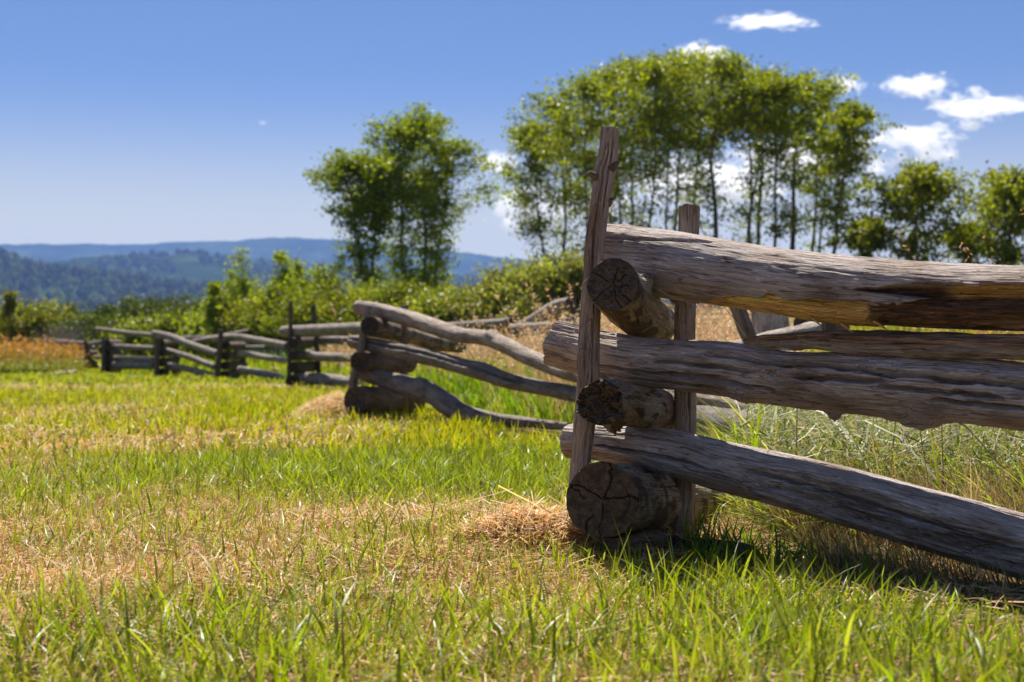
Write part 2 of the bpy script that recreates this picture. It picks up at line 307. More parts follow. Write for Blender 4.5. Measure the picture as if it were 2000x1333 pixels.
GREY = np.array((.42, .365, .335)); BROWN = np.array((.25, .165, .10)); ENDC = np.array((.12, .09, .068))
def log(name, pts, parent, nseg=60, nring=20, seed=0, lump=.06, grain=.0, cracks=0, crack_list=(), knots=(), mod=None, tint=GREY, under=BROWN,
        under_amt=.55, end_tint=ENDC, end_rough=(.003, .003), end_cracks=(6, 6), caprows=5, flat=1.0, terr=0.0, rim=(0, 0), tilt=(0, 0), label=None, mat=None):
    """A log along pixel/depth points (px, py, depth, radius in px), with its own bends, cracks, knots and end grain."""
    R_ = np.random.default_rng(seed + 100)
    w = np.array([np.r_[P(a, b, c), r / F * c, a, b, r] for a, b, c, r in pts])
    C = catmull(w, nseg)
    c, rad, cpx, cpy, rpx = C[:, :3], C[:, 3], C[:, 4], C[:, 5], C[:, 6]
    T = np.gradient(c, axis=0); T /= np.linalg.norm(T, axis=1)[:, None]
    Tm = T.mean(0)
    if abs(Tm[2]) > .75:
        ref = np.array((0, -1., 0)); Bv = ref - (T @ ref)[:, None] * T
    else:
        Bv = np.cross(T, (0, 0, 1.))
    Bv /= np.linalg.norm(Bv, axis=1)[:, None]
    U = np.cross(Bv, T)
    s = np.r_[0, np.cumsum(np.linalg.norm(np.diff(c, axis=0), axis=1))]; L = s[-1]
    th = np.linspace(-np.pi, np.pi, nring, endpoint=False)
    S, TH = np.meshgrid(s, th, indexing='ij')
    R = np.repeat(rad[:, None], nring, 1)
    ct, sn = np.cos(TH), np.sin(TH)
    rm = rad.mean()
    dr = R * lump * fbm(S / (rm * 3.5), ct * 1.1, sn * 1.1, seed, 3)
    if grain > 0:
        dr += grain * noise3(S * 6, ct * 13, sn * 13, seed + 3) + grain * .7 * noise3(S * 14, ct * 30, sn * 30, seed + 4)
    if terr > 0:                                  # splintered layers that end in small steps
        for (f1, f2, am, sd) in ((1.6, 2.0, 1.0, 41), (3.6, 4.2, .5, 42)):
            q = fbm(S * f1, ct * f2, sn * f2, seed + sd, 3) * 3.2; fl = np.floor(q); dr += terr * am * (fl + sstep(.0, .16, q - fl)) / 2.2
        dr += R * .022 * fbm(S / (rm * 1.1), ct * 2.2, sn * 2.2, seed + 43, 3)
    cl = list(crack_list)
    for k in range(cracks):
        ln = R_.uniform(.15, .6) * L; s0 = R_.uniform(-.1, .9) * L
        cl.append((R_.uniform(-180, 180), s0, s0 + ln, R_.uniform(.0022, .0045), R_.uniform(.006, .016), R_.uniform(.1, .35)))
    for (deg, s0, s1, wd, dp, wander) in cl:
        if s1 <= s0: continue
        tc = math.radians(deg) + wander * fbm(S / .35, deg * .37, 0, seed + 9, 3) + .05 * noise3(S / .03, deg, 0, seed + 8)
        env = sstep(s0, s0 + .12 * (s1 - s0) + .01, S) * (1 - sstep(s1 - .15 * (s1 - s0) - .01, s1, S)) * (.75 + .25 * noise3(S / .05, 0, deg, seed))
        dth = (TH - tc + np.pi) % (2 * np.pi) - np.pi
        dr -= dp * env * np.exp(-(dth * R / (wd * (.45 + .75 * env))) ** 4)
    for (ks, deg, sz, h, crater) in knots:
        dth = (TH - math.radians(deg) + np.pi) % (2 * np.pi) - np.pi
        q = np.hypot((S - ks) / 1.35, dth * R) / sz
        ang = np.arctan2(dth * R, S - ks)
        q = q * (1 + .18 * np.sin(ang * 3 + seed) + .1 * np.sin(ang * 7))
        dr += h * np.exp(-q ** 2) - crater * np.exp(-(q / .42) ** 2) + .12 * h * np.cos(q * 9) * np.exp(-(q / 1.5) ** 2)
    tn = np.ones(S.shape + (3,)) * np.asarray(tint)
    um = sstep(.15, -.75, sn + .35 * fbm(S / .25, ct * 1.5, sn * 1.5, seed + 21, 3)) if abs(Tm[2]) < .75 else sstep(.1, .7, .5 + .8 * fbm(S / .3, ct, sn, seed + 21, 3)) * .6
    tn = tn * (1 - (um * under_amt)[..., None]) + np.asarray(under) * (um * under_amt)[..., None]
    if mod is not None:
        yp = cpy[:, None] - rpx[:, None] * sn; xp = np.repeat(cpx[:, None], nring, 1)
        mr_, tn = mod(xp, yp, ct, sn, S, tn); dr += mr_
    Rr = np.maximum(R + dr, R * .15)
    # ragged, slightly slanted end rims
    off = np.zeros_like(S)
    for e, (end, amt, tl) in enumerate(((0, rim[0], tilt[0]), (-1, rim[1], tilt[1]))):
        near = np.exp(-np.abs(S - s[end]) / max(.02, rm * .5))
        off += near * (amt * fbm(ct * 2.3, sn * 2.3, e, seed + 31, 4) + tl * rm * sn)
    Vt = c[:, None, :] + T[:, None, :] * off[..., None] + Rr[..., None] * (ct[..., None] * Bv[:, None, :] * flat + sn[..., None] * U[:, None, :])
    lc = np.stack([S + seed * 1.7, Rr * ct, Rr * sn], -1)
    Vs, LC, TN, CP = [Vt.reshape(-1, 3)], [lc.reshape(-1, 3)], [tn.reshape(-1, 3)], [np.zeros(nseg * nring)]
    i = np.arange((nseg - 1) * nring); r_, c_ = i // nring, i % nring; c2 = (c_ + 1) % nring
    Q = [np.c_[r_ * nring + c_, r_ * nring + c2, (r_ + 1) * nring + c2, (r_ + 1) * nring + c_]]; tri = []
    base = nseg * nring
    for e in (0, 1):
        row = 0 if e == 0 else nseg - 1; sgn = -1 if e == 0 else 1
        ring0 = row * nring + np.arange(nring)
        fr = 1 - (np.arange(1, caprows + 1) / (caprows + 1.0)) ** 1.0
        FR, TT = np.meshgrid(fr, th, indexing='ij')
        rr = FR * Rr[row][None, :]
        axo = end_rough[e] * fbm(rr * np.cos(TT) / .022, rr * np.sin(TT) / .022, 0, seed + 51 + e, 3) + off[row][None, :] * FR + sgn * .10 * rm * (1 - FR ** 2) * .4
        if rim[e] > .008: axo = axo - sgn * rim[e] * .9 * (1 - FR) * sstep(.0, .5, 1 - FR)
        Rc = np.random.default_rng(seed + 7 + e)
        for k in range(end_cracks[e]):
            a0 = 2 * np.pi * (k + Rc.uniform(-.6, .6)) / max(1, end_cracks[e]); w0 = Rc.uniform(.0013, .0026) * rm / .085; r0 = Rc.choice([0, .0, .15, .4]); r1_ = Rc.choice([.7, 1.3, 1.3, 1.3])
            aa = a0 + Rc.normal(0, .15) * FR + .13 * noise3(FR * 4, k * 7.3, 0, seed + 3) + .06 * noise3(FR * 13, k * 3.1, 0, seed + 4); dth = (TT - aa + np.pi) % (2 * np.pi) - np.pi
            axo = axo - sgn * Rc.uniform(.007, .013) * rm / .085 * sstep(r0, r0 + .12, FR) * (1 - sstep(r1_ - .1, r1_, FR)) * np.exp(-(dth * rr / w0) ** 2)
        axo = axo + .35 * end_rough[e] * noise3(rr * np.cos(TT) / .006, rr * np.sin(TT) / .006, 0, seed + 77) + .3 * end_rough[e] * noise3(rr * np.cos(TT) / .012, rr * np.sin(TT) / .004, 3, seed + 78)
        if end_cracks[e] > 4:                     # ring shakes
            for k in range(2):
                a0 = Rc.uniform(0, 2 * np.pi); rk = Rc.uniform(.3, .85); dth = np.abs((TT - a0 + np.pi) % (2 * np.pi) - np.pi)
                axo = axo - sgn * .005 * rm / .085 * np.exp(-(((FR - rk - .05 * noise3(TT * 2, k, 0, seed)) * rm) / .0024) ** 2) * (1 - sstep(.5, .9, dth))
        Vc = c[row] + T[row] * axo[..., None] + rr[..., None] * (np.cos(TT)[..., None] * Bv[row] * flat + np.sin(TT)[..., None] * U[row])
        Vs.append(Vc.reshape(-1, 3)); LC.append(np.stack([np.zeros_like(rr) + seed * 1.7 + e * 9, rr * np.cos(TT), rr * np.sin(TT)], -1).reshape(-1, 3))
        TN.append(np.tile(np.asarray(end_tint), (caprows * nring, 1))); CP.append(np.ones(caprows * nring))
        prev = ring0
        for k in range(caprows):
            cur = base + k * nring + np.arange(nring)
            q = np.c_[prev, np.roll(prev, -1), np.roll(cur, -1), cur]; Q.append(q[:, ::-1] if e == 0 else q); prev = cur
        base += caprows * nring
        cen = c[row] + T[row] * (sgn * .04 * rm - (sgn * rim[e] * .9 if rim[e] > .008 else 0)); Vs.append(cen[None]); LC.append(np.array([[seed * 1.7 + e * 9, 0, 0]])); TN.append(np.asarray(end_tint)[None]); CP.append(np.ones(1))
        t = np.c_[prev, np.roll(prev, -1), np.full(nring, base)]; tri.append(t[:, ::-1] if e == 0 else t); base += 1
    ob = mk_mesh(name, np.vstack(Vs), np.vstack(Q), np.vstack(tri), mat or WOOD, dict(lc=np.vstack(LC), tint=np.clip(np.vstack(TN), 0, 1), cap=np.concatenate(CP)), parent=parent, smooth=nring < 70)
    if label: ob['label'] = label
    return ob

def stub(name, a, b, r, parent, seed=0, tint=GREY):
    """broken branch stub from pixel point a to b (px, py, depth)"""
    return log(name, [(a[0], a[1], a[2], r), ((a[0] + b[0]) / 2, (a[1] + b[1]) / 2, (a[2] + b[2]) / 2, r * .8), (*b, r * .5)], parent, 14, 18, seed, lump=.25, tint=tint, rim=(0, .004), end_cracks=(0, 2))

G_F = 'sections of the zigzag log fence'
OR1, DKB = np.array((.95, .60, .19)), np.array((.24, .14, .075))

# --- nearest section (corner A and its rails running out of frame to the right)
def YR(px): return 4.95 - (px - 1150) / 850 * .95
fa = thing('log_fence', 'nearest weathered log fence corner with tall leaning post and broken top rail', 'fence', tuple(P(1240, 1060, 4.9)), G_F)
HR = dict(nseg=640, nring=250, grain=.0012, caprows=16)
def top_mod(xp, yp, ct, sn, S, tn):
    fr = sstep(-.35, .05, ct)
    jag = 8 * noise3(xp / 28, 0, 0, 5) + 7 * noise3(xp / 8, yp / 30, 0, 6)
    yb1 = np.interp(xp, [1285, 1330, 1440, 1452, 1518, 1530, 1578, 1612, 1690, 1725], [600, 592, 588, 579, 584, 576, 590, 584, 594, 592]) + jag * .5
    p1 = sstep(0, 3, yp - yb1) * sstep(1290, 1330, xp) * (1 - sstep(1716, 1730, xp + 6 * noise3(yp / 6, 0, 0, 8)))
    yb2 = np.interp(xp, [1660, 1700, 1750, 1800, 2000, 2300], [590, 566, 561, 556, 553, 558]) + jag * .3
    p2 = sstep(0, 4, yp - yb2) * sstep(1600, 1700, xp)
    tongue = sstep(-2, 2, yp - np.interp(xp, [1560, 1700, 1850], [556, 568, 587])) * sstep(-2, 2, np.interp(xp, [1560, 1690, 1790, 1850], [606, 603, 597, 588]) - yp + jag * .4) * (1 - sstep(1846, 1856, xp))
    p2 = p2 * (1 - tongue) * (1 - p1)
    fib = noise3(S * 9, yp / 3.2, 0, 61) + .6 * noise3(S * 20, yp / 1.6, 0, 62)
    deep = .042 - .027 * sstep(588, 606, yp + 4 * noise3(xp / 30, 0, 0, 3)) - .014 * sstep(1860, 1920, xp) * sstep(575, 560, yp)
    d = fr * (-p1 * (.016 - .020 * sstep(1440, 1660, xp) * sstep(596, 622, yp) + .0022 * fib) - p2 * (deep + .010 * fib))
    # long check below the sunlit top, from the end
    chk = np.exp(-((yp - np.interp(xp, [1195, 1260, 1330, 1420], [466, 471, 472, 478])) / 2.2) ** 2) * (1 - sstep(1360, 1440, xp)); d = d - fr * .010 * chk
    chk = np.exp(-((yp - np.interp(xp, [1200, 1260, 1320], [497, 497, 501])) / 1.5) ** 2) * sstep(1215, 1225, xp) * (1 - sstep(1300, 1325, xp)); d = d - fr * .007 * chk
    on = np.clip(.5 + .9 * fbm(S * 5, yp / 9, 0, 63, 3), 0, 1)[..., None]
    oc = np.minimum(OR1 * (.65 + .9 * on), .97)
    rot = sstep(.15, .5, fbm(S * 7, yp / 14, 2, 64, 3))[..., None] * sstep(610, 622, yp)[..., None]
    oc = oc * (1 - .35 * rot)
    m1 = (p1 * fr)[..., None]; tn = tn * (1 - m1) + oc * m1
    st = (sstep(1850, 1900, xp) * sstep(592, 575, yp))[..., None]
    bc = DKB * (.6 + .9 * on) * (1 - st) + OR1 * 1.1 * st * (.5 + .6 * on)
    m2 = (p2 * fr)[..., None]; tn = tn * (1 - m2) + bc * m2
    return d, tn
XR = [1194, 1300, 1400, 1500, 1600, 1700, 1800, 1900, 2000, 2150, 2400, 2700]
TY = [504, 517, 534, 549, 561, 571, 578, 583, 585, 588, 596, 610]
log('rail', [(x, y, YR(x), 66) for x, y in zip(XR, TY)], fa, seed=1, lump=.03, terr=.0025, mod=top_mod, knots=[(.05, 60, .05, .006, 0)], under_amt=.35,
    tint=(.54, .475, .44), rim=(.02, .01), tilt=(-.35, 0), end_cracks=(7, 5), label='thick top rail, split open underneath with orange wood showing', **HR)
def rot_mod(xp, yp, ct, sn, S, tn):
    band = sstep(-.75, -.35, sn) * (1 - sstep(.25, .55, sn)) * sstep(-.2, .2, ct) * sstep(1490, 1580, xp)
    rg = 1 - np.abs(fbm(S * 4.5, sn * 5.5, 0, 66, 3)) * 2.4; q = np.clip(rg, 0, 1) ** 2
    return -.030 * band * q - .006 * band * np.abs(noise3(S * 22, sn * 16, 0, 67)), tn
s_ = lambda px, base: (px - base) / F * 4.6
rail0 = [o for o in fa.children if o.name.startswith('rail')][0]
for k, (a, b, r) in enumerate((((1640, 632, 4.33), (1668, 652, 4.30), 3.2), ((1706, 628, 4.27), (1738, 648, 4.24), 3.6), ((1585, 622, 4.40), (1607, 640, 4.38), 2.6), ((1465, 606, 4.5), (1480, 618, 4.49), 2.2))):
    log('splinter', [(*a, r), ((a[0] + b[0]) / 2, (a[1] + b[1]) / 2 - 1, (a[2] + b[2]) / 2, r * .7), (*b, r * .15)], rail0, 10, 8, 400 + k, lump=.2, tint=(.85, .55, .2), under_amt=.1, end_cracks=(0, 0), caprows=2)
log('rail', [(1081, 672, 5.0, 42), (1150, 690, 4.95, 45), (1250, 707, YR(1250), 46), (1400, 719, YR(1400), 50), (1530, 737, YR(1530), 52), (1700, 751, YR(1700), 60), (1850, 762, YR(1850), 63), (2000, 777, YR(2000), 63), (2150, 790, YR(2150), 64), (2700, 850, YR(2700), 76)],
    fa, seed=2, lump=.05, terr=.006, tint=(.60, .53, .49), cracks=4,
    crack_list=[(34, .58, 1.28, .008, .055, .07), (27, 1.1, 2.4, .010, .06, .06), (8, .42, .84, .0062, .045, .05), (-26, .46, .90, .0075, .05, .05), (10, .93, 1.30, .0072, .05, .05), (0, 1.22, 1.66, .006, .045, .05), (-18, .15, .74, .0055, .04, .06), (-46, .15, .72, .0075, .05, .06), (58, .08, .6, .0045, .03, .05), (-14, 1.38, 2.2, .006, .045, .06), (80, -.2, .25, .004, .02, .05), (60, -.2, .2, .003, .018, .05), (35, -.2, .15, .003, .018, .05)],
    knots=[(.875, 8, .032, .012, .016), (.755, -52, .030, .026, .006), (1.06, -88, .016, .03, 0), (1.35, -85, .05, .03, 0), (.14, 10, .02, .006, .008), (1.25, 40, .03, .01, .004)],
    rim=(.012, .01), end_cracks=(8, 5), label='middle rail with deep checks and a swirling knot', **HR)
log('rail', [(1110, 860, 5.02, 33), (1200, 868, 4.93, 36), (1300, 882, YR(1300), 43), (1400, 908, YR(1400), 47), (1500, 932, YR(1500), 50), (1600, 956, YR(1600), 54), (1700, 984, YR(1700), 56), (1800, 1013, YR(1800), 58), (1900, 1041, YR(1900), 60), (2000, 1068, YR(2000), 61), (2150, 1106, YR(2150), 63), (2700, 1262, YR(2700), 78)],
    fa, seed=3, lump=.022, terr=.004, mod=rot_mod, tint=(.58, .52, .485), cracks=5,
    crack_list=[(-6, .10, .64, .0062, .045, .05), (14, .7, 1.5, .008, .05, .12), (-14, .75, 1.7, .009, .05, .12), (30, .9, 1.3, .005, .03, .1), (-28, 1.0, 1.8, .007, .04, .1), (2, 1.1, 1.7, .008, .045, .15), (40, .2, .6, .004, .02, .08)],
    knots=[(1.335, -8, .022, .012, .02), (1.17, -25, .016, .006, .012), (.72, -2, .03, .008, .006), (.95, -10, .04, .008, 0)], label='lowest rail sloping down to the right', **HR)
# splintered slab hanging under the top rail
def slab_mod(xp, yp, ct, sn, S, tn):
    fib = noise3(S * 9, sn * 9, 0, 71) + .6 * noise3(S * 25, sn * 20, 0, 72)
    lo = sstep(.05, -.25, sn + .2 * noise3(S * 8, 0, 0, 3))[..., None]
    up = np.array((.42, .26, .15)) * (.8 + .5 * np.clip(fib, -1, 1))[..., None]
    return .0022 * fib, up * (1 - lo) + np.array((.42, .37, .34)) * lo
log('split_slab', [(1456, 667, 4.52, 6), (1490, 665, 4.50, 11), (1530, 664, 4.48, 13), (1600, 664, 4.42, 19), (1700, 670, 4.31, 25), (1850, 675, 4.14, 26), (2000, 679, 3.98, 25), (2150, 684, 3.82, 24), (2700, 712, 3.2, 28)],
    fa, nseg=380, nring=70, seed=4, lump=.14, grain=.001, mod=slab_mod, cracks=4, flat=1.7, rim=(.012, .01), knots=[(.16, -75, .02, .012, 0)], label='splintered brown slab broken from the top rail')
MOSS_BOUNCE = np.array((.42, .36, .16)); STAIN = np.array((.10, .065, .04))  # first tint: moss, with yellow-green reflected light on the lower sides painted in
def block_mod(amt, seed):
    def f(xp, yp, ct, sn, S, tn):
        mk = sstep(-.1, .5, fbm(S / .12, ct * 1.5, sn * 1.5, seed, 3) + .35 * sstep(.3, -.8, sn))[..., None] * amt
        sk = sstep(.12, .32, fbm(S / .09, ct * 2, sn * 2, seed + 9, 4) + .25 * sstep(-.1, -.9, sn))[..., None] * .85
        return 0.0, (tn * (1 - mk) + MOSS_BOUNCE * mk) * (1 - sk) + STAIN * sk
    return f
HB = dict(nseg=150, nring=220, grain=.0012, caprows=46)
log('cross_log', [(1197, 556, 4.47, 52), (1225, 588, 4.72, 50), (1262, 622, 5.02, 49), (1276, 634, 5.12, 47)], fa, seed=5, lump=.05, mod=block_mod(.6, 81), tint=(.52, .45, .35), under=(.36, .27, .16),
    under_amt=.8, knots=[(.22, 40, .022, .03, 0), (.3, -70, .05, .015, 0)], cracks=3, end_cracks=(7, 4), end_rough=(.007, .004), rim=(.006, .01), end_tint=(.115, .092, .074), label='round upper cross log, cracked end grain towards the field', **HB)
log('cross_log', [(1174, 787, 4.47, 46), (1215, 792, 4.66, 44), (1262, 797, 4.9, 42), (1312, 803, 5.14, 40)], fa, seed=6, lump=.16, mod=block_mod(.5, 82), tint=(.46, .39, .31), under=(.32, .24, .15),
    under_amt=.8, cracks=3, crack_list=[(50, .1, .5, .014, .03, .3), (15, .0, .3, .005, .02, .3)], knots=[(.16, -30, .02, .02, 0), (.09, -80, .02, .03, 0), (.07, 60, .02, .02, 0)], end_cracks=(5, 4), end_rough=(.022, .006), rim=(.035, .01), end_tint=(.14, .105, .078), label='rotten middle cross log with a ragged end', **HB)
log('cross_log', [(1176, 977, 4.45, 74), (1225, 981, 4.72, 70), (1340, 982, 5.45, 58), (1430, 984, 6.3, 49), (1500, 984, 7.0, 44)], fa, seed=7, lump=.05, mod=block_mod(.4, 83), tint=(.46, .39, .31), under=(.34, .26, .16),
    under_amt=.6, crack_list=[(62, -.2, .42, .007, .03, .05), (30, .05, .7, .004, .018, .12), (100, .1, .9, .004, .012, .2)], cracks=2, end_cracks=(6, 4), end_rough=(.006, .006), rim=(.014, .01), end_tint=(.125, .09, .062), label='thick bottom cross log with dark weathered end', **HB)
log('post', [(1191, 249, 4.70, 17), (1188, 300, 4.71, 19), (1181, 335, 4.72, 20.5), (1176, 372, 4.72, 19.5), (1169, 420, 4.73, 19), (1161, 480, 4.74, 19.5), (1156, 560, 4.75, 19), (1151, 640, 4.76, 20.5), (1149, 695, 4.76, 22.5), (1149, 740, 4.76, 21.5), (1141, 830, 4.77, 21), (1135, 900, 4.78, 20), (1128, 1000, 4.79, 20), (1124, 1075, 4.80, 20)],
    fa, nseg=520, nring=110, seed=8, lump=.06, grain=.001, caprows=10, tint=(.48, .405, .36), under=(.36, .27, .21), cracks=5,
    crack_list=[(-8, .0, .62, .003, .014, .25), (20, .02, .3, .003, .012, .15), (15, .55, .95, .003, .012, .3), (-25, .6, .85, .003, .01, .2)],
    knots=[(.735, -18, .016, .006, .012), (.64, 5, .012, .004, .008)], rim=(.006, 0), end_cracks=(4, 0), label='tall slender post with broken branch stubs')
pst = [o for o in fa.children if o.name.startswith('post')][0]
for a, b, r, sd in (((1172, 352, 4.71), (1150, 338, 4.69), 9, 1), ((1195, 330, 4.70), (1207, 318, 4.68), 8, 2), ((1186, 400, 4.72), (1195, 389, 4.70), 7, 3)):
    stub('branch_stub', a, b, r, pst, sd, (.22, .165, .13))
log('post', [(1346, 403, 4.96, 20), (1345, 450, 4.96, 20), (1340, 560, 4.96, 20), (1337, 650, 4.96, 20.5), (1339, 800, 4.96, 21), (1336, 960, 4.96, 22), (1334, 1060, 4.96, 22)], fa, nseg=220, nring=80, seed=9, lump=.03, grain=.0014,
    caprows=8, tint=(.44, .38, .345), under=(.3, .23, .18), cracks=7, rim=(.008, 0), end_cracks=(4, 0), label='short square topped post behind the rails')
log('foot_board', [(1165, 1060, 4.55, 22), (1215, 1062, 4.62, 24), (1285, 1058, 4.75, 22)], fa, nseg=60, nring=50, seed=10, lump=.12, grain=.0015, tint=(.33, .24, .16), under_amt=.3, cracks=4, flat=1.6, label='pale slab under the bottom cross log')
def wire(pts, parent, r=.0012):
    pts = np.array([P(*p) for p in pts]); C = catmull(pts, 24); T = np.gradient(C, axis=0); T /= np.linalg.norm(T, axis=1)[:, None]
    A = np.cross(T, (.3, .8, .5)); A /= np.linalg.norm(A, axis=1)[:, None]; Bq = np.cross(T, A); a = np.arange(5) / 5 * 2 * np.pi
    V = (C[:, None] + r * (np.cos(a)[None, :, None] * A[:, None] + np.sin(a)[None, :, None] * Bq[:, None])).reshape(-1, 3)
    i = np.arange(23 * 5); rr, cc = i // 5, i % 5; c2 = (cc + 1) % 5
    return mk_mesh('wire', V, np.c_[rr * 5 + cc, rr * 5 + c2, (rr + 1) * 5 + c2, (rr + 1) * 5 + cc], None, WIRE, parent=parent)
m, n, l = new_mat('old_wire'); b = N(n, 'BsdfPrincipled'); b.inputs['Base Color'].default_value = (.45, .38, .28, 1); b.inputs['Metallic'].default_value = .5; b.inputs['Roughness'].default_value = .5
o = N(n, 'OutputMaterial'); l.new(b.outputs[0], o.inputs[0]); WIRE = m
wire([(1285, 566, 4.55), (1310, 578, 4.6), (1335, 588, 4.68), (1362, 600, 4.75)], fa); wire([(1413, 598, 4.75), (1432, 622, 4.8), (1455, 655, 4.85)], fa)
wire([(1152, 540, 4.70), (1136, 557, 4.69), (1143, 563, 4.69), (1140, 572, 4.69), (1150, 582, 4.70)], fa)

# --- back corner C behind it
fc = thing('log_fence', 'pale back corner of the log fence glimpsed under the broken top rail', 'fence', tuple(P(1490, 830, 8.6)), G_F)
ST = dict(nseg=60, nring=40, grain=.0015, caprows=6)
log('post', [(1437, 590, 8.6, 15), (1455, 640, 8.6, 15), (1478, 705, 8.6, 15), (1500, 850, 8.6, 15)], fc, seed=11, tint=(.30, .25, .215), cracks=3, **ST)
log('post', [(1502, 600, 8.9, 34), (1506, 660, 8.9, 36), (1508, 860, 8.9, 36)], fc, seed=12, tint=(.62, .54, .47), cracks=6, under_amt=.1, label='thick pale upright stump', **ST)
log('rail', [(1380, 705, 9.4, 15), (1440, 682, 9.0, 17), (1520, 662, 8.6, 18), (1620, 640, 8.2, 20)], fc, seed=13, tint=(.5, .45, .41), **ST)
log('cross_log', [(1568, 632, 8.4, 20), (1640, 640, 8.9, 20)], fc, seed=14, tint=(.25, .2, .16), **ST)

# --- second section, corner B and its wavy rails
fb = thing('log_fence', 'second log fence section with wavy rails, behind the nearest corner', 'fence', tuple(P(740, 812, 13.6)), G_F)
SB = dict(nseg=150, nring=44, grain=.002, caprows=8)
T2 = (.46, .385, .33)
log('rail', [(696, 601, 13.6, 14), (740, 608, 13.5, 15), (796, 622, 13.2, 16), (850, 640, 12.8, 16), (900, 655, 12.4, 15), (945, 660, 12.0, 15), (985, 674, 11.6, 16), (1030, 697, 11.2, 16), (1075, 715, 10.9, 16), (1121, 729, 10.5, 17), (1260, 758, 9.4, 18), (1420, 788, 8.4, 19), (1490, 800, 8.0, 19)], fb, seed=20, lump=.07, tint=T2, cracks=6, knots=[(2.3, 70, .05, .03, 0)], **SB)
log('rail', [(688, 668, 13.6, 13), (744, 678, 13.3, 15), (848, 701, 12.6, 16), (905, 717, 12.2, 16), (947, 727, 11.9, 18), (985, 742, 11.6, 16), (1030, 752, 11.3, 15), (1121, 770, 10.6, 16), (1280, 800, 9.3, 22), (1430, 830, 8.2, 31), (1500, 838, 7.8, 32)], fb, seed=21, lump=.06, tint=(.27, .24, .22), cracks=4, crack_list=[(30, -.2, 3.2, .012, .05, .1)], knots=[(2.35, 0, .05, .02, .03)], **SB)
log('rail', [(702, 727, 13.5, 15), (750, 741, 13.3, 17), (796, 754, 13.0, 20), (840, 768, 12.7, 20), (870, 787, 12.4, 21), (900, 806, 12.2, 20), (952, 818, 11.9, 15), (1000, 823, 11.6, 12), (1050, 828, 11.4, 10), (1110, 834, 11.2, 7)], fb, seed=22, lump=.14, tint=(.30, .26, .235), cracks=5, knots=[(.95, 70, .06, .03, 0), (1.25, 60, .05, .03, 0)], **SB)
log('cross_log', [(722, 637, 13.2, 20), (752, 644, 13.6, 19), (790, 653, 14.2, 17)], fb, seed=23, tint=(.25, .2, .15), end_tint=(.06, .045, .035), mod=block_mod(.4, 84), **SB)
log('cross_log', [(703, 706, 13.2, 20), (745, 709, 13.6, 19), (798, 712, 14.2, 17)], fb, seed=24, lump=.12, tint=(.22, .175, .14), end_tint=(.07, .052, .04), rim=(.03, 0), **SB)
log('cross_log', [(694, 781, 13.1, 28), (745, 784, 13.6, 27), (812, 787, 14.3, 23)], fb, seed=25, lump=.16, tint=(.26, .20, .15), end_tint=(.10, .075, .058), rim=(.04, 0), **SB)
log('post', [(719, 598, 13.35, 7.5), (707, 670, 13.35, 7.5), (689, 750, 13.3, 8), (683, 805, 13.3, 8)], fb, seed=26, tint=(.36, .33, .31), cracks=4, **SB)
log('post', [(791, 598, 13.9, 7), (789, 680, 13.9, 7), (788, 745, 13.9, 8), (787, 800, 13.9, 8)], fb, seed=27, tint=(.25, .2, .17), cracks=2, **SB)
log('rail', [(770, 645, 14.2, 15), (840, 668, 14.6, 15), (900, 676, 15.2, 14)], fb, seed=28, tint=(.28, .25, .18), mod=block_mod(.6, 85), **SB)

# --- back corner D
fd = thing('log_fence', 'pale log rails half hidden by dry grass left of the tall post', 'fence', tuple(P(1105, 690, 17)), G_F)
log('rail', [(1113, 592, 16.6, 11), (1085, 601, 16.8, 14), (1050, 622, 17.2, 14), (1010, 648, 17.6, 13)], fd, seed=30, tint=(.42, .37, .33), **ST)
log('post', [(1121, 574, 17.2, 5), (1119, 640, 17.2, 5), (1117, 780, 17.2, 5)], fd, seed=31, tint=(.09, .075, .07), **ST)
log('rail', [(1135, 632, 16.5, 12), (1075, 640, 16.7, 12), (1000, 645, 17, 12)], fd, seed=32, tint=(.36, .33, .3), **ST)

# --- third section E and further corners
SE = dict(nseg=50, nring=22, grain=0, caprows=4)
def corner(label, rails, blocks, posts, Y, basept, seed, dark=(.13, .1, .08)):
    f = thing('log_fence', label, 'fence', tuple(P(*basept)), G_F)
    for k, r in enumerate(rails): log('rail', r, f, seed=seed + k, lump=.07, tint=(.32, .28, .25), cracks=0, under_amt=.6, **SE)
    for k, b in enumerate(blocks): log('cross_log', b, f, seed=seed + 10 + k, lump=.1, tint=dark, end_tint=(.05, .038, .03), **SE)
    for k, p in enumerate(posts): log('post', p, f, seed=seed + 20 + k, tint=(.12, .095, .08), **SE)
    return f
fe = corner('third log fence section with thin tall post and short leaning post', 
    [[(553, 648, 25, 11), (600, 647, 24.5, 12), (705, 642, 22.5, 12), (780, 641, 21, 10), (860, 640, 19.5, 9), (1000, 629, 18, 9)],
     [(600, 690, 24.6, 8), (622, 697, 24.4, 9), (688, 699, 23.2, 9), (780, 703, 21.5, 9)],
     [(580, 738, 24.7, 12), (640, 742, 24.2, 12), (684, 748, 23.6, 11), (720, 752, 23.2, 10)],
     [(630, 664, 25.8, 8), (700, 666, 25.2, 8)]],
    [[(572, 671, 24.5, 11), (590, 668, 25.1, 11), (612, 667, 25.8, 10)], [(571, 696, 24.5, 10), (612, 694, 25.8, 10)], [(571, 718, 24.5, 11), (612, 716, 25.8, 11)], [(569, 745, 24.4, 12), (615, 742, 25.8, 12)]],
    [[(568, 590, 24.7, 4), (567, 660, 24.7, 4), (563, 770, 24.7, 4.5)], [(611, 597, 25.6, 4.5), (616, 640, 25.6, 4.5), (624, 745, 25.6, 5)]], 25, (590, 757, 25), 200)
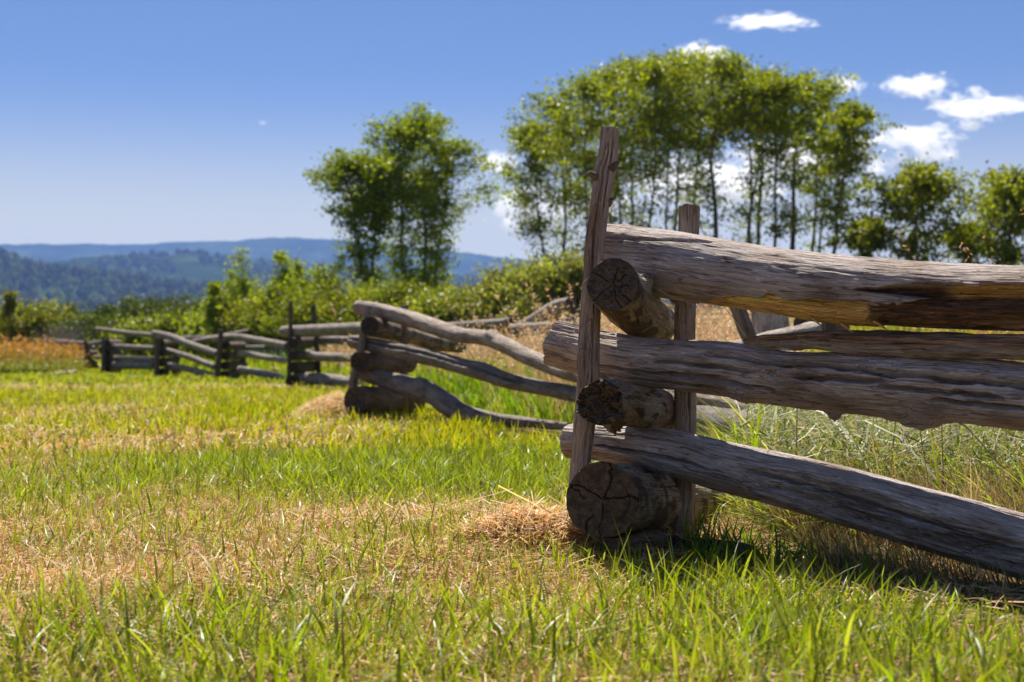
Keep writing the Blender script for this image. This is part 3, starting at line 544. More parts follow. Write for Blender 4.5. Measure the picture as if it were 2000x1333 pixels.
fg = corner('fourth log fence corner from the near end, stout front post among short rails',
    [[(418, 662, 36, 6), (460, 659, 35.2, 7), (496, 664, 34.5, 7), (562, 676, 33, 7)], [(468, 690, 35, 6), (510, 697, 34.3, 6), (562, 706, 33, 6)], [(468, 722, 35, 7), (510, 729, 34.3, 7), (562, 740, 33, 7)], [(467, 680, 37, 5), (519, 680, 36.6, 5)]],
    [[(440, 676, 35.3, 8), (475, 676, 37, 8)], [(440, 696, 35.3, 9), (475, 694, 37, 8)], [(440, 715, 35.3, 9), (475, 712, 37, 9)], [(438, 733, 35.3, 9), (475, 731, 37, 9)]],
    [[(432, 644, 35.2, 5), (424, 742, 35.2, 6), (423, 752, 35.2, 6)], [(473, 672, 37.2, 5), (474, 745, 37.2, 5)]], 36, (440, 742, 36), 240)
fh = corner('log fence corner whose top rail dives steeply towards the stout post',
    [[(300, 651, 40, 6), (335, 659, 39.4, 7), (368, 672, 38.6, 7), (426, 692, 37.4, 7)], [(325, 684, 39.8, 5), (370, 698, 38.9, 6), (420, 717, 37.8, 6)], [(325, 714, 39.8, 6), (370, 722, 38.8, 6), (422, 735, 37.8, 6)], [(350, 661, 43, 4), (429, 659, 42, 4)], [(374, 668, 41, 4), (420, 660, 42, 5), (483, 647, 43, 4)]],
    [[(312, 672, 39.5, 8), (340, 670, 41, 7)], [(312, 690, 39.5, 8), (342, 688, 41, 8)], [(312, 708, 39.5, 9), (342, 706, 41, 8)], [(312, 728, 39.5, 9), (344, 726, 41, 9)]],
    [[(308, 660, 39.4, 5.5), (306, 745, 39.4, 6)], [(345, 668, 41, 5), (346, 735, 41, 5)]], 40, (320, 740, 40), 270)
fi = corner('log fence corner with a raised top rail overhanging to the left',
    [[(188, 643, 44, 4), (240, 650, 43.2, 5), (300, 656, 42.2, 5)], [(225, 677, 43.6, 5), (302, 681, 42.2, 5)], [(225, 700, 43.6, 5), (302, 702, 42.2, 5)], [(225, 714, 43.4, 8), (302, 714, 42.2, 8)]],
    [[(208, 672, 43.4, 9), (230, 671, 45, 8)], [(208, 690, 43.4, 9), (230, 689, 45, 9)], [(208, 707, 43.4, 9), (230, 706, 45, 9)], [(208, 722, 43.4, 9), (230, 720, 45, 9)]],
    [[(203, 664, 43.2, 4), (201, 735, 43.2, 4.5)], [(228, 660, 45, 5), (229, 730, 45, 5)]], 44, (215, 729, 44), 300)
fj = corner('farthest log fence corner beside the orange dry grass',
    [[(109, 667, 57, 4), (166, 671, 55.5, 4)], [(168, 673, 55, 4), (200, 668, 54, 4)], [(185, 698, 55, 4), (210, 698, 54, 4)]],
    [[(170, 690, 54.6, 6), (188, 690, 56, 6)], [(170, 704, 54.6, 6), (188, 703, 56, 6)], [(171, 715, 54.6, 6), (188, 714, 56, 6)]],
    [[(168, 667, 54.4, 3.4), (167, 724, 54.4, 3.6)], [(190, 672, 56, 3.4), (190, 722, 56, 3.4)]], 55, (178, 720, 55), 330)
for k, (lab, p) in enumerate((('long pale log lying in the mown grass near the far fence corner', [(95, 734, 40, 4), (110, 732, 40.3, 5), (127, 730, 40.6, 5)]), ('short pale log lying right of the longer fallen log', [(131, 730, 41, 4), (147, 726, 41.6, 4.5)]))):
    t = thing('fallen_log', lab, 'log', tuple(P(p[0][0] + 10, p[0][1] + 5, p[0][2])), 'logs lying in the mown field')
    log('log', p, t, seed=360 + k, tint=(.5, .42, .33), under_amt=.3, **SE)
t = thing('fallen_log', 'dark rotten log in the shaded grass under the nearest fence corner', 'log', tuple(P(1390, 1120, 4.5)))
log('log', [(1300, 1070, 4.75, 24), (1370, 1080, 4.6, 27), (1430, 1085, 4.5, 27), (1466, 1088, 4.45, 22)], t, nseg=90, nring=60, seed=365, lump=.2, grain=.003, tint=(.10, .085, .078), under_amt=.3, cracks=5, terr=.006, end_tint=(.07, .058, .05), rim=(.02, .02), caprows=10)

# ------------------------------------------------------------------ grass
def blades(name, x, y, z, h, w, az, lean, bend, col, mat, nseg=3, twist=.35, droop=.0):
    n_ = len(x); t = np.linspace(0, 1, nseg + 1)
    dx, dy = np.cos(az), np.sin(az)
    horiz = h[:, None] * (lean[:, None] * t + bend[:, None] * t ** 2)
    up = h[:, None] * (t * np.sqrt(np.clip(1 - (lean[:, None] * .6) ** 2, .05, 1)) - (.42 * bend[:, None] + droop) * t ** 2.2)
    cx, cyy, cz = x[:, None] + dx[:, None] * horiz, y[:, None] + dy[:, None] * horiz, z[:, None] + up
    wa = az + np.pi / 2 + rng.uniform(-1.2, 1.2, n_)
    ww = w[:, None] * .5 * np.array([1 - .15 * (1 - q) if q < .5 else 1 - ((q - .5) / .5) ** 1.6 for q in t])
    tw = wa[:, None] + twist * t * rng.uniform(-2, 2, n_)[:, None]
    ox, oy = np.cos(tw) * ww, np.sin(tw) * ww
    k = nseg
    V = np.empty((n_, 2 * k + 1, 3), np.float32)
    V[:, 0:2 * k:2, 0] = (cx - ox)[:, :k]; V[:, 0:2 * k:2, 1] = (cyy - oy)[:, :k]; V[:, 0:2 * k:2, 2] = cz[:, :k]
    V[:, 1:2 * k:2, 0] = (cx + ox)[:, :k]; V[:, 1:2 * k:2, 1] = (cyy + oy)[:, :k]; V[:, 1:2 * k:2, 2] = cz[:, :k]
    V[:, 2 * k, 0] = cx[:, k]; V[:, 2 * k, 1] = cyy[:, k]; V[:, 2 * k, 2] = cz[:, k]
    b0 = (np.arange(n_) * (2 * k + 1))[:, None]
    q = np.array([[2 * i, 2 * i + 1, 2 * i + 3, 2 * i + 2] for i in range(k - 1)]).reshape(-1)
    Q = (b0 + q[None]).reshape(-1, 4) if k > 1 else None
    Tt = (b0 + np.array([[2 * k - 2, 2 * k - 1, 2 * k]])).reshape(-1, 3)
    C = np.repeat(col, 2 * k + 1, axis=0)
    return mk_mesh(name, V.reshape(-1, 3), Q, Tt, mat, dict(tint=C))
def cols(n_, base, var, mix=None, mixp=0):
    c = np.asarray(base) * (1 + var * rng.normal(0, 1, (n_, 1))) * (1 + var * .3 * rng.normal(0, 1, (n_, 3)))
    if mix is not None:
        m_ = rng.random(n_) < mixp; c[m_] = np.asarray(mix) * (1 + var * rng.normal(0, 1, (m_.sum(), 1)))
    return np.clip(c, .005, .9)
def scatter(n_, y0, y1, mleft=1.3, mright=1.3, power=1.0):
    """points over the strip of field from depth y0 to y1, evenly per square metre"""
    y = np.sqrt(rng.uniform(y0 ** 2, y1 ** 2, int(n_)))
    x = rng.uniform(-1, 1, int(n_)); x = np.where(x < 0, x * (.37 * y + mleft), x * (.37 * y + mright))
    return x, y
def behind(x, y):
    px_ = 1000 + F * x / y
    return y > np.interp(px_, [160, 166, 199, 201, 299, 301, 429, 431, 558, 562, 690, 700, 800, 1000, 1120, 1300, 1480, 1500], [66, 58, 56, 46.5, 46, 42.5, 42, 38.5, 38, 27.5, 27, 15.5, 15, 12.6, 11.6, 10, 8.8, 5]) 
def cap_height(x, y, z, h, slack=0):
    """keep trampled grass on the field side below the rails of the nearest fence"""
    px_ = 1000 + F * x / y
    lim = np.interp(px_, [1090, 1110, 1180, 1290, 1380, 1500, 1600, 1700, 1800, 1900, 2000, 2200], [900, 985, 1000, 1010, 1020, 1045, 1070, 1092, 1122, 1150, 1170, 1215]) + rng.uniform(-10, 95, len(x)) - slack
    hm = CZ - (lim - HY) / F * y - z
    return np.where((px_ > 1095) & (y < YR(np.clip(px_, 1000, 2300)) + .35), np.minimum(h, np.maximum(hm, .015) * 1.05), h)
def dryness(x, y):
    """0 lush, 1 dry: patches of straw, drier near the camera and in bands on the left"""
    n1 = fbm(x * .8, y * .5, 0, 91, 3); n2 = fbm(x * 2.2, y * 1.5, 0, 95, 3)
    band = .28 * np.exp(-((y - 9.2) / 1.8) ** 2) * sstep(0, -2.2, x) + .22 * np.exp(-((y - 14.5) / 1.6) ** 2) * sstep(-2.5, -5, x) + .2 * np.exp(-((y - 24) / 3) ** 2) * sstep(-3, -6, x)
    band += .18 * np.exp(-((y - 5.2) / .8) ** 2) + .14 * sstep(5.5, 4.2, y)
    lush = .42 * np.exp(-((y - 8.5) / 2.6) ** 2) * sstep(-3.4, -.8, x) + .18 + .26 * sstep(9, 20, y)
    return np.clip(.52 + .05 * sstep(7.5, 5.5, y) + .42 * n1 + .28 * n2 + band - lush - .22 * sstep(4.4, 3.0, y) - .22 * sstep(.1, .7, x) * sstep(5.2, 4.4, y), 0, 1)
def field(x, y): return x < fence_x(y) + .9
GRN, GRN2 = (.17, .245, .010), (.27, .31, .016)
STR, STR2, STR3 = (.58, .39, .175), (.72, .53, .30), (.44, .23, .075)

# green blades, near
x, y = scatter(135000, 2.3, 8.5); d = dryness(x, y)
hole = np.hypot((x - .62) / .55, (y - 4.75) / .38) < 1
k = (rng.random(len(x)) > d * 1.05 - .06) & field(x, y + .0) & ~hole & ~((x > .9) & (y > 4.6)); x, y, d = x[k], y[k], d[k]; n_ = len(x)
hh = rng.gamma(5, .0145, n_) * (1.15 - .5 * d) * (1 + .25 * sstep(4.5, 2.8, y)) + .02
fo = sstep(.8, 0, np.abs(y - 4.1)) * sstep(-.1, .4, x); hh *= 1 + .35 * fo
hh = cap_height(x, y, terrain(x, y), hh)
c = cols(n_, GRN, .25, (.25, .30, .06), .3); c = c * (1 - .3 * d[:, None]) + np.asarray(GRN2) * .3 * d[:, None]
stuff(tag(blades('meadow_grass', x, y, terrain(x, y) - .006, hh, np.where(rng.random(n_) < .10, rng.uniform(.007, .010, n_), rng.uniform(.002, .006, n_)), rng.uniform(0, 2 * np.pi, n_), rng.uniform(0, .45, n_), rng.gamma(1.3, .36, n_), c, GRASS, 4),
    'bright green blades sprouting through straw in the near field', 'grass'))
# mid-field green
x, y = scatter(120000, 8.0, 22); d = dryness(x, y)
k = (rng.random(len(x)) > d * .95) & field(x, y); x, y, d = x[k], y[k], d[k]; n_ = len(x)
hh = (rng.gamma(5, .018, n_) * (1.1 - .4 * d) + .02) * np.interp(y, [8, 11, 22], [1, .85, .8])
stuff(tag(blades('meadow_grass', x, y, terrain(x, y) - .006, hh, rng.uniform(.009, .018, n_), rng.uniform(0, 2 * np.pi, n_), rng.uniform(0, .35, n_), rng.gamma(1.2, .25, n_), cols(n_, (.25, .30, .012), .2, (.33, .33, .03), .3), GRASS, 2),
    'short green grass across the middle of the field beside the wavy rails', 'grass'))
x, y = scatter(90000, 21, 75, 4, 4); d = dryness(x, y)
k = (rng.random(len(x)) > d * .7) & field(x, y - 4); x, y = x[k], y[k]; n_ = len(x)
stuff(tag(blades('meadow_grass', x, y, terrain(x, y) - .006, (rng.gamma(5, .022, n_) + .03) * np.interp(y, [20, 34], [.8, .5]), rng.uniform(.03, .06, n_), rng.uniform(0, 2 * np.pi, n_), rng.uniform(0, .4, n_), rng.gamma(1.2, .25, n_), cols(n_, (.23, .28, .012), .18, (.29, .30, .03), .3), GRASS, 2),
    'far strip of green grass in front of the small fence corners', 'grass'))
# straw: standing stubble and litter
x, y = scatter(110000, 2.3, 9); d = dryness(x, y); k = (rng.random(len(x)) < d * 1.1) & field(x, y) & ~((x > 1.0) & (y > 4.9)); x, y = x[k], y[k]; n_ = len(x)
stuff(tag(blades('stubble', x, y, terrain(x, y) - .005, rng.uniform(.03, .10, n_), rng.uniform(.002, .0042, n_), rng.uniform(0, 2 * np.pi, n_), rng.uniform(0, .3, n_), rng.uniform(0, .3, n_), cols(n_, STR, .22, STR3, .3), STRAW, 2),
    'cut tan stubble standing in the near field', 'stubble'))
def litter(x, y, z, L_, w, c, name, label, pitch=.25):
    n_ = len(x); a = rng.uniform(0, 2 * np.pi, n_); pt = rng.normal(0, pitch, n_)
    D = np.c_[np.cos(a) * np.cos(pt), np.sin(a) * np.cos(pt), np.sin(pt)] * L_[:, None] * .5; S_ = np.c_[-np.sin(a), np.cos(a), rng.normal(0, .5, n_)] * w[:, None] * .5
    M = np.c_[np.zeros(n_), np.zeros(n_), rng.uniform(-.06, .12, n_) * L_]
    Cn = np.c_[x, y, z + .5 * np.abs(D[:, 2]) * 1.0 + .006]
    V = np.stack([Cn - D - S_, Cn - D + S_, Cn + M + S_, Cn + M - S_, Cn + D + S_, Cn + D - S_], 1)
    b0 = (np.arange(n_) * 6)[:, None]; Q = (b0 + np.array([[0, 1, 2, 3, 3, 2, 4, 5]])).reshape(-1, 4)
    return stuff(tag(mk_mesh(name, V.reshape(-1, 3), Q, None, STRAW, dict(tint=np.repeat(c, 6, 0))), label, 'straw'))
x, y = scatter(170000, 2.3, 9); d = dryness(x, y); k = (rng.random(len(x)) < d * 1.15 + .1) & field(x, y); x, y = x[k], y[k]; n_ = len(x)
litter(x, y, terrain(x, y) + rng.uniform(0, .02, n_), rng.gamma(4, .016, n_) + .02, rng.uniform(.0015, .0036, n_), cols(n_, STR, .25, STR2, .4), 'straw_litter', 'loose cut straw strewn over the near field')
x, y = scatter(150000, 8.5, 26); d = dryness(x, y); k = (rng.random(len(x)) < d * 1.3) & field(x, y); x, y = x[k], y[k]; n_ = len(x)
litter(x, y, terrain(x, y) + rng.uniform(0, .05, n_), rng.gamma(4, .015, n_) + .03, rng.uniform(.005, .011, n_), cols(n_, STR, .22, STR2, .35), 'straw_litter', 'pale straw patches in the middle distance of the field', .5)
# raked straw heaps against the cross logs
def heap(px, py, Y, rx, ry, h, n_, label):
    c0 = P(px, py, Y); r = np.sqrt(rng.random(n_)); a = rng.uniform(0, 2 * np.pi, n_)
    x, y = c0[0] + rx * r * np.cos(a), c0[1] + ry * r * np.sin(a); z = terrain(x, y) + h * (1 - r ** 2) * rng.uniform(.7, 1, n_)
    litter(x, y, z, rng.gamma(4, .02, n_) + .03, rng.uniform(.0025, .005, n_), cols(n_, STR, .22, STR2, .45), 'straw_heap', label, .28)
heap(1045, 1042, 4.72, .26, .2, .075, 4200, 'small heap of straw left of the thick bottom cross log')
heap(655, 812, 13.4, .45, .5, .22, 2500, 'pale straw heap left of the second fence corner')
heap(900, 1010, 5.3, .7, .3, .04, 2600, 'low windrow of straw left of the nearest fence corner')

# tall rank grass behind the nearest rails
def beyond(n_, y0, y1, xl, xr):
    y = np.sqrt(rng.uniform(y0 ** 2, y1 ** 2, n_)); x = rng.uniform(0, 1, n_) * (xr(y) - xl(y)) + xl(y); return x, y
x, y = beyond(50000, 4.75, 9.5, lambda q: np.maximum(.16 * q + .0, 1.0 - .12 * (q - 4.7)), lambda q: .37 * q + 1.3)
k = (y > 5.25 - .75 * (x - .5)) ; x, y = x[k], y[k]; n_ = len(x)
hh = rng.gamma(9, .040, n_) * (.75 + .35 * noise3(x * 2, y * 2, 0, 5)) * np.where(y > 6.5, .8, 1)
pale = rng.random(n_)
c = np.where((pale < .60)[:, None], cols(n_, (.19, .265, .02), .28), np.where((pale < .84)[:, None], cols(n_, (.30, .34, .18), .2), cols(n_, (.34, .26, .15), .2)))
stuff(tag(blades('tall_grass', x, y, terrain(x, y) - .01, hh, rng.uniform(.004, .011, n_), rng.normal(np.pi * .95, 1.3, n_), rng.uniform(.1, .8, n_), rng.gamma(2, .38, n_), c, GRASS, 5, 1.2),
    'tall leaning green and silvery grass behind the lowest rail', 'grass'))
x, y = beyond(40000, 3.6, 5.6, lambda q: .95 + 0 * q, lambda q: .37 * q + 1.2)
k = np.abs(y - (5.0 - 1.05 * (x - .5) * .68)) < .52; x, y = x[k], y[k]; n_ = len(x)
stuff(tag(blades('dry_grass', x, y, terrain(x, y) - .01, cap_height(x, y, terrain(x, y), rng.gamma(7, .035, n_), 75), rng.uniform(.002, .0045, n_), rng.normal(np.pi, 1.1, n_), rng.uniform(.05, .5, n_), rng.gamma(1.5, .2, n_), np.where((rng.random(n_) < .3)[:, None], cols(n_, (.15, .20, .03), .25), cols(n_, (.37, .25, .13), .25, (.5, .39, .24), .4)), STRAW, 4),
    'reddish dry stems standing under the lowest rail', 'grass'))
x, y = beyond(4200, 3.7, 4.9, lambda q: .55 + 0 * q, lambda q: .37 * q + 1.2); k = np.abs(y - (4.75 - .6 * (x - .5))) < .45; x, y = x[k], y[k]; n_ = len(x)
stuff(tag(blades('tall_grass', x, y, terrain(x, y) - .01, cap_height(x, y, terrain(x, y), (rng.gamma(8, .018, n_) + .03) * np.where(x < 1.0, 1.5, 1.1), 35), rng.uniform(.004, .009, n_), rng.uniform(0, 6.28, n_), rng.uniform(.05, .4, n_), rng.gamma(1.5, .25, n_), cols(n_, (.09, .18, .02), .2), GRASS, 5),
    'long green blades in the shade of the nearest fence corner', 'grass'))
x, y = beyond(9000, 4.9, 8.5, lambda q: np.maximum(.17 * q, 1.0 - .12 * (q - 4.7)), lambda q: .37 * q + 1.3)
k = (y > 5.3 - .75 * (x - .5)); x, y = x[k], y[k]; n_ = len(x)
litter(x, y, terrain(x, y) + rng.uniform(.05, .42, n_), rng.gamma(5, .05, n_), rng.uniform(.003, .007, n_), cols(n_, (.34, .33, .22), .25, (.18, .24, .04), .4), 'bent_stems', 'pale bent grass stems tangled in the rank grass behind the rails', .5)
# lush grass between the second section and the back rails
BACK = lambda q: np.interp(q, [7.0, 8.2, 13.8, 14.6, 17.2, 25, 34], [2.2, 1.75, -1.15, -.9, .9, -3.4, -6.3])
x, y = beyond(60000, 7, 34, BACK, lambda q: np.minimum(.37 * q + 1.5, np.maximum(.09 * q + 1.5, BACK(q) + .5))); k = behind(x, y); x, y = x[k], y[k]; n_ = len(x)
hh = rng.gamma(8, .035, n_) * (.8 + .3 * noise3(x, y, 0, 6)); sc = .35 + y * .045
stuff(tag(blades('tall_grass', x, y, terrain(x, y) - .01, hh, rng.uniform(.008, .016, n_) * sc * 1.3, rng.uniform(0, 6.28, n_), rng.uniform(0, .4, n_), rng.gamma(1.3, .25, n_), cols(n_, (.13, .24, .015), .22, (.24, .30, .03), .25), GRASS, 3),
    'lush bright green grass behind the wavy rails', 'grass'))
x, y = beyond(40000, 22, 64, lambda q: fence_x(q) + .2, lambda q: .06 * q + 2); k = behind(x, y); x, y = x[k], y[k]; n_ = len(x)
stuff(tag(blades('tall_grass', x, y, terrain(x, y) - .01, rng.gamma(8, .05, n_), rng.uniform(.03, .07, n_), rng.uniform(0, 6.28, n_), rng.uniform(0, .4, n_), rng.gamma(1.3, .25, n_), cols(n_, (.17, .25, .015), .2, (.26, .29, .03), .3), GRASS, 2),
    'bright green pasture seen between the rails of the far fence corners', 'grass'))
x, y = beyond(60000, 8, 62, lambda q: .05 * q + 1.0, lambda q: .37 * q + 4); k = fbm(x * .3, y * .2, 0, 8, 2) > -.25 + .0 * x; x, y = x[k], y[k]; n_ = len(x)
stuff(tag(blades('tall_grass', x, y, terrain(x, y) - .01, rng.gamma(9, .045, n_), rng.uniform(.01, .03, n_) * (.4 + y * .035), rng.uniform(0, 6.28, n_), rng.uniform(0, .4, n_), rng.gamma(1.3, .2, n_), cols(n_, (.16, .23, .03), .2, (.42, .31, .15), .3), GRASS, 3),
    'green pasture rising beyond the nearest fence towards the grove', 'grass'))
# dry seed-head grass: stems with feathery panicles
def panicles(name, label, x, y, h, c1, headw=.018, headn=9, w=.004, az=None):
    n_ = len(x); a = rng.normal(2.9, .7, n_) if az is None else az; lean = rng.uniform(.05, .35, n_); bend = rng.uniform(.02, .25, n_); z = terrain(x, y) - .01
    o = blades(name, x, y, z, h, np.full(n_, w) * (1 + y * .04), a, lean, bend, c1, STRAW, 3)
    t = rng.uniform(.72, 1.0, (n_, headn)); hor = h[:, None] * (lean[:, None] * t + bend[:, None] * t ** 2)
    up = h[:, None] * (t * np.sqrt(np.clip(1 - (lean[:, None] * .6) ** 2, .05, 1)) - .42 * bend[:, None] * t ** 2.2)
    cen = np.stack([x[:, None] + np.cos(a)[:, None] * hor, y[:, None] + np.sin(a)[:, None] * hor, z[:, None] + up], -1).reshape(-1, 3)
    m_ = len(cen); cen += rng.normal(0, headw, (m_, 3)) * (1.15 - t.reshape(-1, 1)) * 2.2
    A = rng.normal(0, 1, (m_, 3)); A /= np.linalg.norm(A, axis=1)[:, None]; Bq = np.cross(A, rng.normal(0, 1, (m_, 3))); Bq /= np.linalg.norm(Bq, axis=1)[:, None]
    s1 = headw * (.8 + np.repeat(y, headn) * .012)[:, None]
    V = np.stack([cen - A * s1, cen - Bq * s1 * .4, cen + A * s1, cen + Bq * s1 * .4], 1).reshape(-1, 3)
    hd = mk_mesh('seed_heads', V, np.arange(m_ * 4).reshape(-1, 4), None, STRAW, dict(tint=np.repeat(np.repeat(np.clip(c1 * 1.15, 0, .8), headn, 0), 4, 0)), parent=o); hd['kind'] = 'stuff'
    return stuff(tag(o, label, 'grass'))
x, y = beyond(5200, 10.2, 20, lambda q: np.maximum(-.004 * q - .15, BACK(q) + .45), lambda q: .21 * q); k = rng.random(len(x)) < .35 + .65 * sstep(.02, .045, x / y); x, y = x[k], y[k]; n_ = len(x)
panicles('dry_grass', 'tan feathery seed grass between the wavy rails and the tall post', x, y, rng.gamma(22, .038, n_), cols(n_, (.56, .40, .25), .16, (.62, .48, .32), .3), .019, 10)
x, y = beyond(5000, 20, 50, lambda q: -.13 * q, lambda q: .2 * q); k = behind(x, y); x, y = x[k], y[k]; n_ = len(x)
panicles('dry_grass', 'tan strip of dry grass below the young aspens', x, y, rng.gamma(20, .04, n_), cols(n_, (.54, .38, .22), .18), .035, 6)
x, y = beyond(2500, 6, 12, lambda q: .33 * q, lambda q: .38 * q + 1); n_ = len(x); x2, y2 = x, y
panicles('dry_grass', 'brown seed heads peeping over the top rail at its far end', x[:220], y[:220], rng.gamma(60, .0165, 220), cols(220, (.48, .27, .12), .15), .014, 14)
y = rng.uniform(42, 66, 12000); x = -(.295 + rng.random(12000) * .12) * y - rng.random(12000) * 2; n_ = len(x); gm = np.clip(sstep(43, 57, y + 4 * noise3(x * .4, y * .3, 0, 2)), 0, 1)
panicles('dry_grass', 'orange dry grass strip at the field edge left of the farthest fence corner', x, y, rng.gamma(22, .041, n_) * (.2 + .8 * gm), cols(n_, (.50, .25, .06), .18, (.42, .30, .06), .35) * gm[:, None] + cols(n_, (.22, .25, .02), .15) * (1 - gm[:, None]), .05, 5)

# ------------------------------------------------------------------ trees
def tube(pts, rad, ns=6):
    C = np.asarray(pts, float); T = np.gradient(C, axis=0); T /= np.linalg.norm(T, axis=1)[:, None] + 1e-9
    A = np.cross(T, (.31, .2, .93) if abs(T[0, 2]) < .8 else (1, .1, 0)); A /= np.linalg.norm(A, axis=1)[:, None]; Bq = np.cross(T, A); a = np.arange(ns) / ns * 2 * np.pi
    V = (C[:, None] + np.asarray(rad)[:, None, None] * (np.cos(a)[None, :, None] * A[:, None] + np.sin(a)[None, :, None] * Bq[:, None])).reshape(-1, 3)
    k = len(C); i = np.arange((k - 1) * ns); r, c = i // ns, i % ns; c2 = (c + 1) % ns
    return V, np.c_[r * ns + c, r * ns + c2, (r + 1) * ns + c2, (r + 1) * ns + c]
class Acc:
    def __init__(s): s.V, s.Q, s.n = [], [], 0
    def add(s, vq): s.V.append(vq[0]); s.Q.append(vq[1] + s.n); s.n += len(vq[0])
def leaves(cen, size, col, R_, parent, name='crown'):
    m_ = len(cen); A = R_.normal(0, 1, (m_, 3)); A /= np.linalg.norm(A, axis=1)[:, None]; Bq = np.cross(A, R_.normal(0, 1, (m_, 3))); Bq /= np.linalg.norm(Bq, axis=1)[:, None]
    s1 = (size * R_.uniform(.7, 1.3, m_))[:, None]
    V = np.stack([cen - A * s1, cen - Bq * s1 * .8, cen + A * s1, cen + Bq * s1 * .8], 1).reshape(-1, 3)
    return mk_mesh(name, V, np.arange(m_ * 4).reshape(-1, 4), None, LEAF, dict(tint=np.repeat(np.clip(col, .004, .6), 4, 0)), smooth=False, parent=parent)
TREES = []
def tree(name, label, group, px0, px1, ytop, ybot, hw, Y, seed, nleaf=5000, lsize=.05, tr=.075, base=None, col=(.185, .225, .014), low=.25, stems=1, nb=34, shape='dome', cat='tree', clump=.15):
    """px0 trunk foot, px1 crown centre, ytop/ybot crown span, hw crown half width (all photo px at depth Y)"""
    R_ = np.random.default_rng(seed)
    bx = (px0 - 1000) / F * Y; bz = float(terrain(bx, Y)) - .05 if base is None else base
    top = P(px1, ytop, Y); cb = P(px1, ybot, Y); W = hw / F * Y
    root = thing(name, label, cat, (bx, Y, bz), group)
    tr_, lb = Acc(), Acc(); tips = []
    H = top[2] - bz
    for sidx in range(stems):
        off = 0 if stems == 1 else R_.normal(0, W * .35)
        foot = np.array([bx + (0 if stems == 1 else R_.normal(0, W * .12)), Y + (0 if stems == 1 else R_.normal(0, W * .15)), bz])
        tp = np.array([top[0] + off, Y + R_.normal(0, W * .15), bz + H * (.97 if stems == 1 or sidx == 0 else R_.uniform(.62, .93))])
        t = np.linspace(0, 1, 12)[:, None]
        wob = np.c_[fbm(t[:, 0] * 3, seed, sidx, seed, 2), fbm(t[:, 0] * 3, seed, sidx + 7, seed + 1, 2), np.zeros(12)] * H * .03 * np.sin(t * np.pi)
        C = foot + (tp - foot) * np.c_[t ** 1.15, t, t] + wob
        tr_.add(tube(C, tr * (1 - .86 * t[:, 0]) / (stems ** .5), 7))
        for b in range(max(5, nb // stems)):
            u_ = R_.uniform(0, 1) ** .8
            zrel = (cb[2] - bz) / H; f = zrel + (1 - zrel) * u_ * .97
            if R_.random() < low: f = R_.uniform(max(.12, zrel - .35), zrel)
            k = min(10.999, f * 11); i = int(k); p0 = C[i] + (C[i + 1] - C[i]) * (k - i)
            rel = np.clip((f - zrel) / (1 - zrel + 1e-6), 0, 1)
            env = {'dome': 1.12 * max(.02, math.sin(math.pi * (rel * .84 + .13))) ** .75, 'spire': (1.04 - rel) ** 1.15 * (.8 + .4 * math.sin(seed * 3.7 + rel * 9)), 'round': math.sqrt(max(.05, 1 - (2 * rel - .9) ** 2))}[shape]
            if f < zrel: env = .55 * R_.uniform(.5, 1)
            ln = 1.3 * W * env * R_.uniform(.4, 1.2); a = R_.uniform(0, 2 * np.pi); el = R_.uniform(.1, .75) + .25 * rel
            ln *= min(1.0, max(.22, (top[2] - p0[2]) / (ln * math.sin(el) + 1e-6)))
            D = np.array([math.cos(a) * math.cos(el), math.sin(a) * math.cos(el) * .9, math.sin(el)]) * ln
            q = np.linspace(0, 1, 5)[:, None]; bc = p0 + D * q + np.c_[np.zeros((5, 2)), -.12 * ln * q[:, 0] ** 2] + R_.normal(0, .03, (5, 3)) * ln * q
            top_lim = top[2]
            lb.add(tube(bc, max(.006, tr * .32 * (1 - .5 * f)) * (1 - .8 * q[:, 0]), 4))
            for qq in (.35, .5, .62, .74, .86, 1.0):
                wgt = 1.0 if f >= zrel else .35
                kk = min(3.999, qq * 4); ii = int(kk); c0 = bc[ii] + (bc[ii + 1] - bc[ii]) * (kk - ii)
                c0 = c0 + R_.normal(0, .1 * W, 3) * (.5 + qq * .5); tips.append((*c0, wgt * (.5 + qq * .6)))
                if R_.random() < .4: lb.add(tube(np.array([bc[max(0, ii - 1)], (bc[ii] + c0) / 2, c0]), [.007, .005, .003], 3))
        for q in np.linspace(max(0.3, zrel), 1, 8): tips.append((*(C[min(11, int(q * 11))] + R_.normal(0, .06 * W, 3)), .3 if shape == 'spire' else .8))
    tips = np.array(tips)
    p = tips[:, 3] / tips[:, 3].sum(); ch = R_.choice(len(tips), nleaf, p=p)
    sg = clump * W * R_.uniform(.5, 1.2, len(tips))
    cen = tips[ch, :3] + R_.normal(0, 1, (nleaf, 3)) * sg[ch][:, None] * (1, 1, .62)
    cen[:, 2] = np.maximum(cen[:, 2], bz + .08)
    ct_ = R_.normal(1, .16, len(tips)); yel = np.clip(R_.normal(.25, .25, len(tips)), 0, 1)
    cc = np.asarray(col) * ct_[ch][:, None] * (1 + .22 * R_.normal(0, 1, (nleaf, 1))); cc = cc * (1 + yel[ch][:, None] * np.array((.45, .2, .0)))
    mk_mesh('trunk', np.vstack(tr_.V), np.vstack(tr_.Q), None, BARK, parent=root)
    if lb.n: mk_mesh('branches', np.vstack(lb.V), np.vstack(lb.Q), None, BARK, parent=root)['kind'] = 'stuff'
    cr = leaves(cen, lsize, cc, R_, root); cr['kind'] = 'stuff'
    return root
GG = 'aspens of the tall grove'
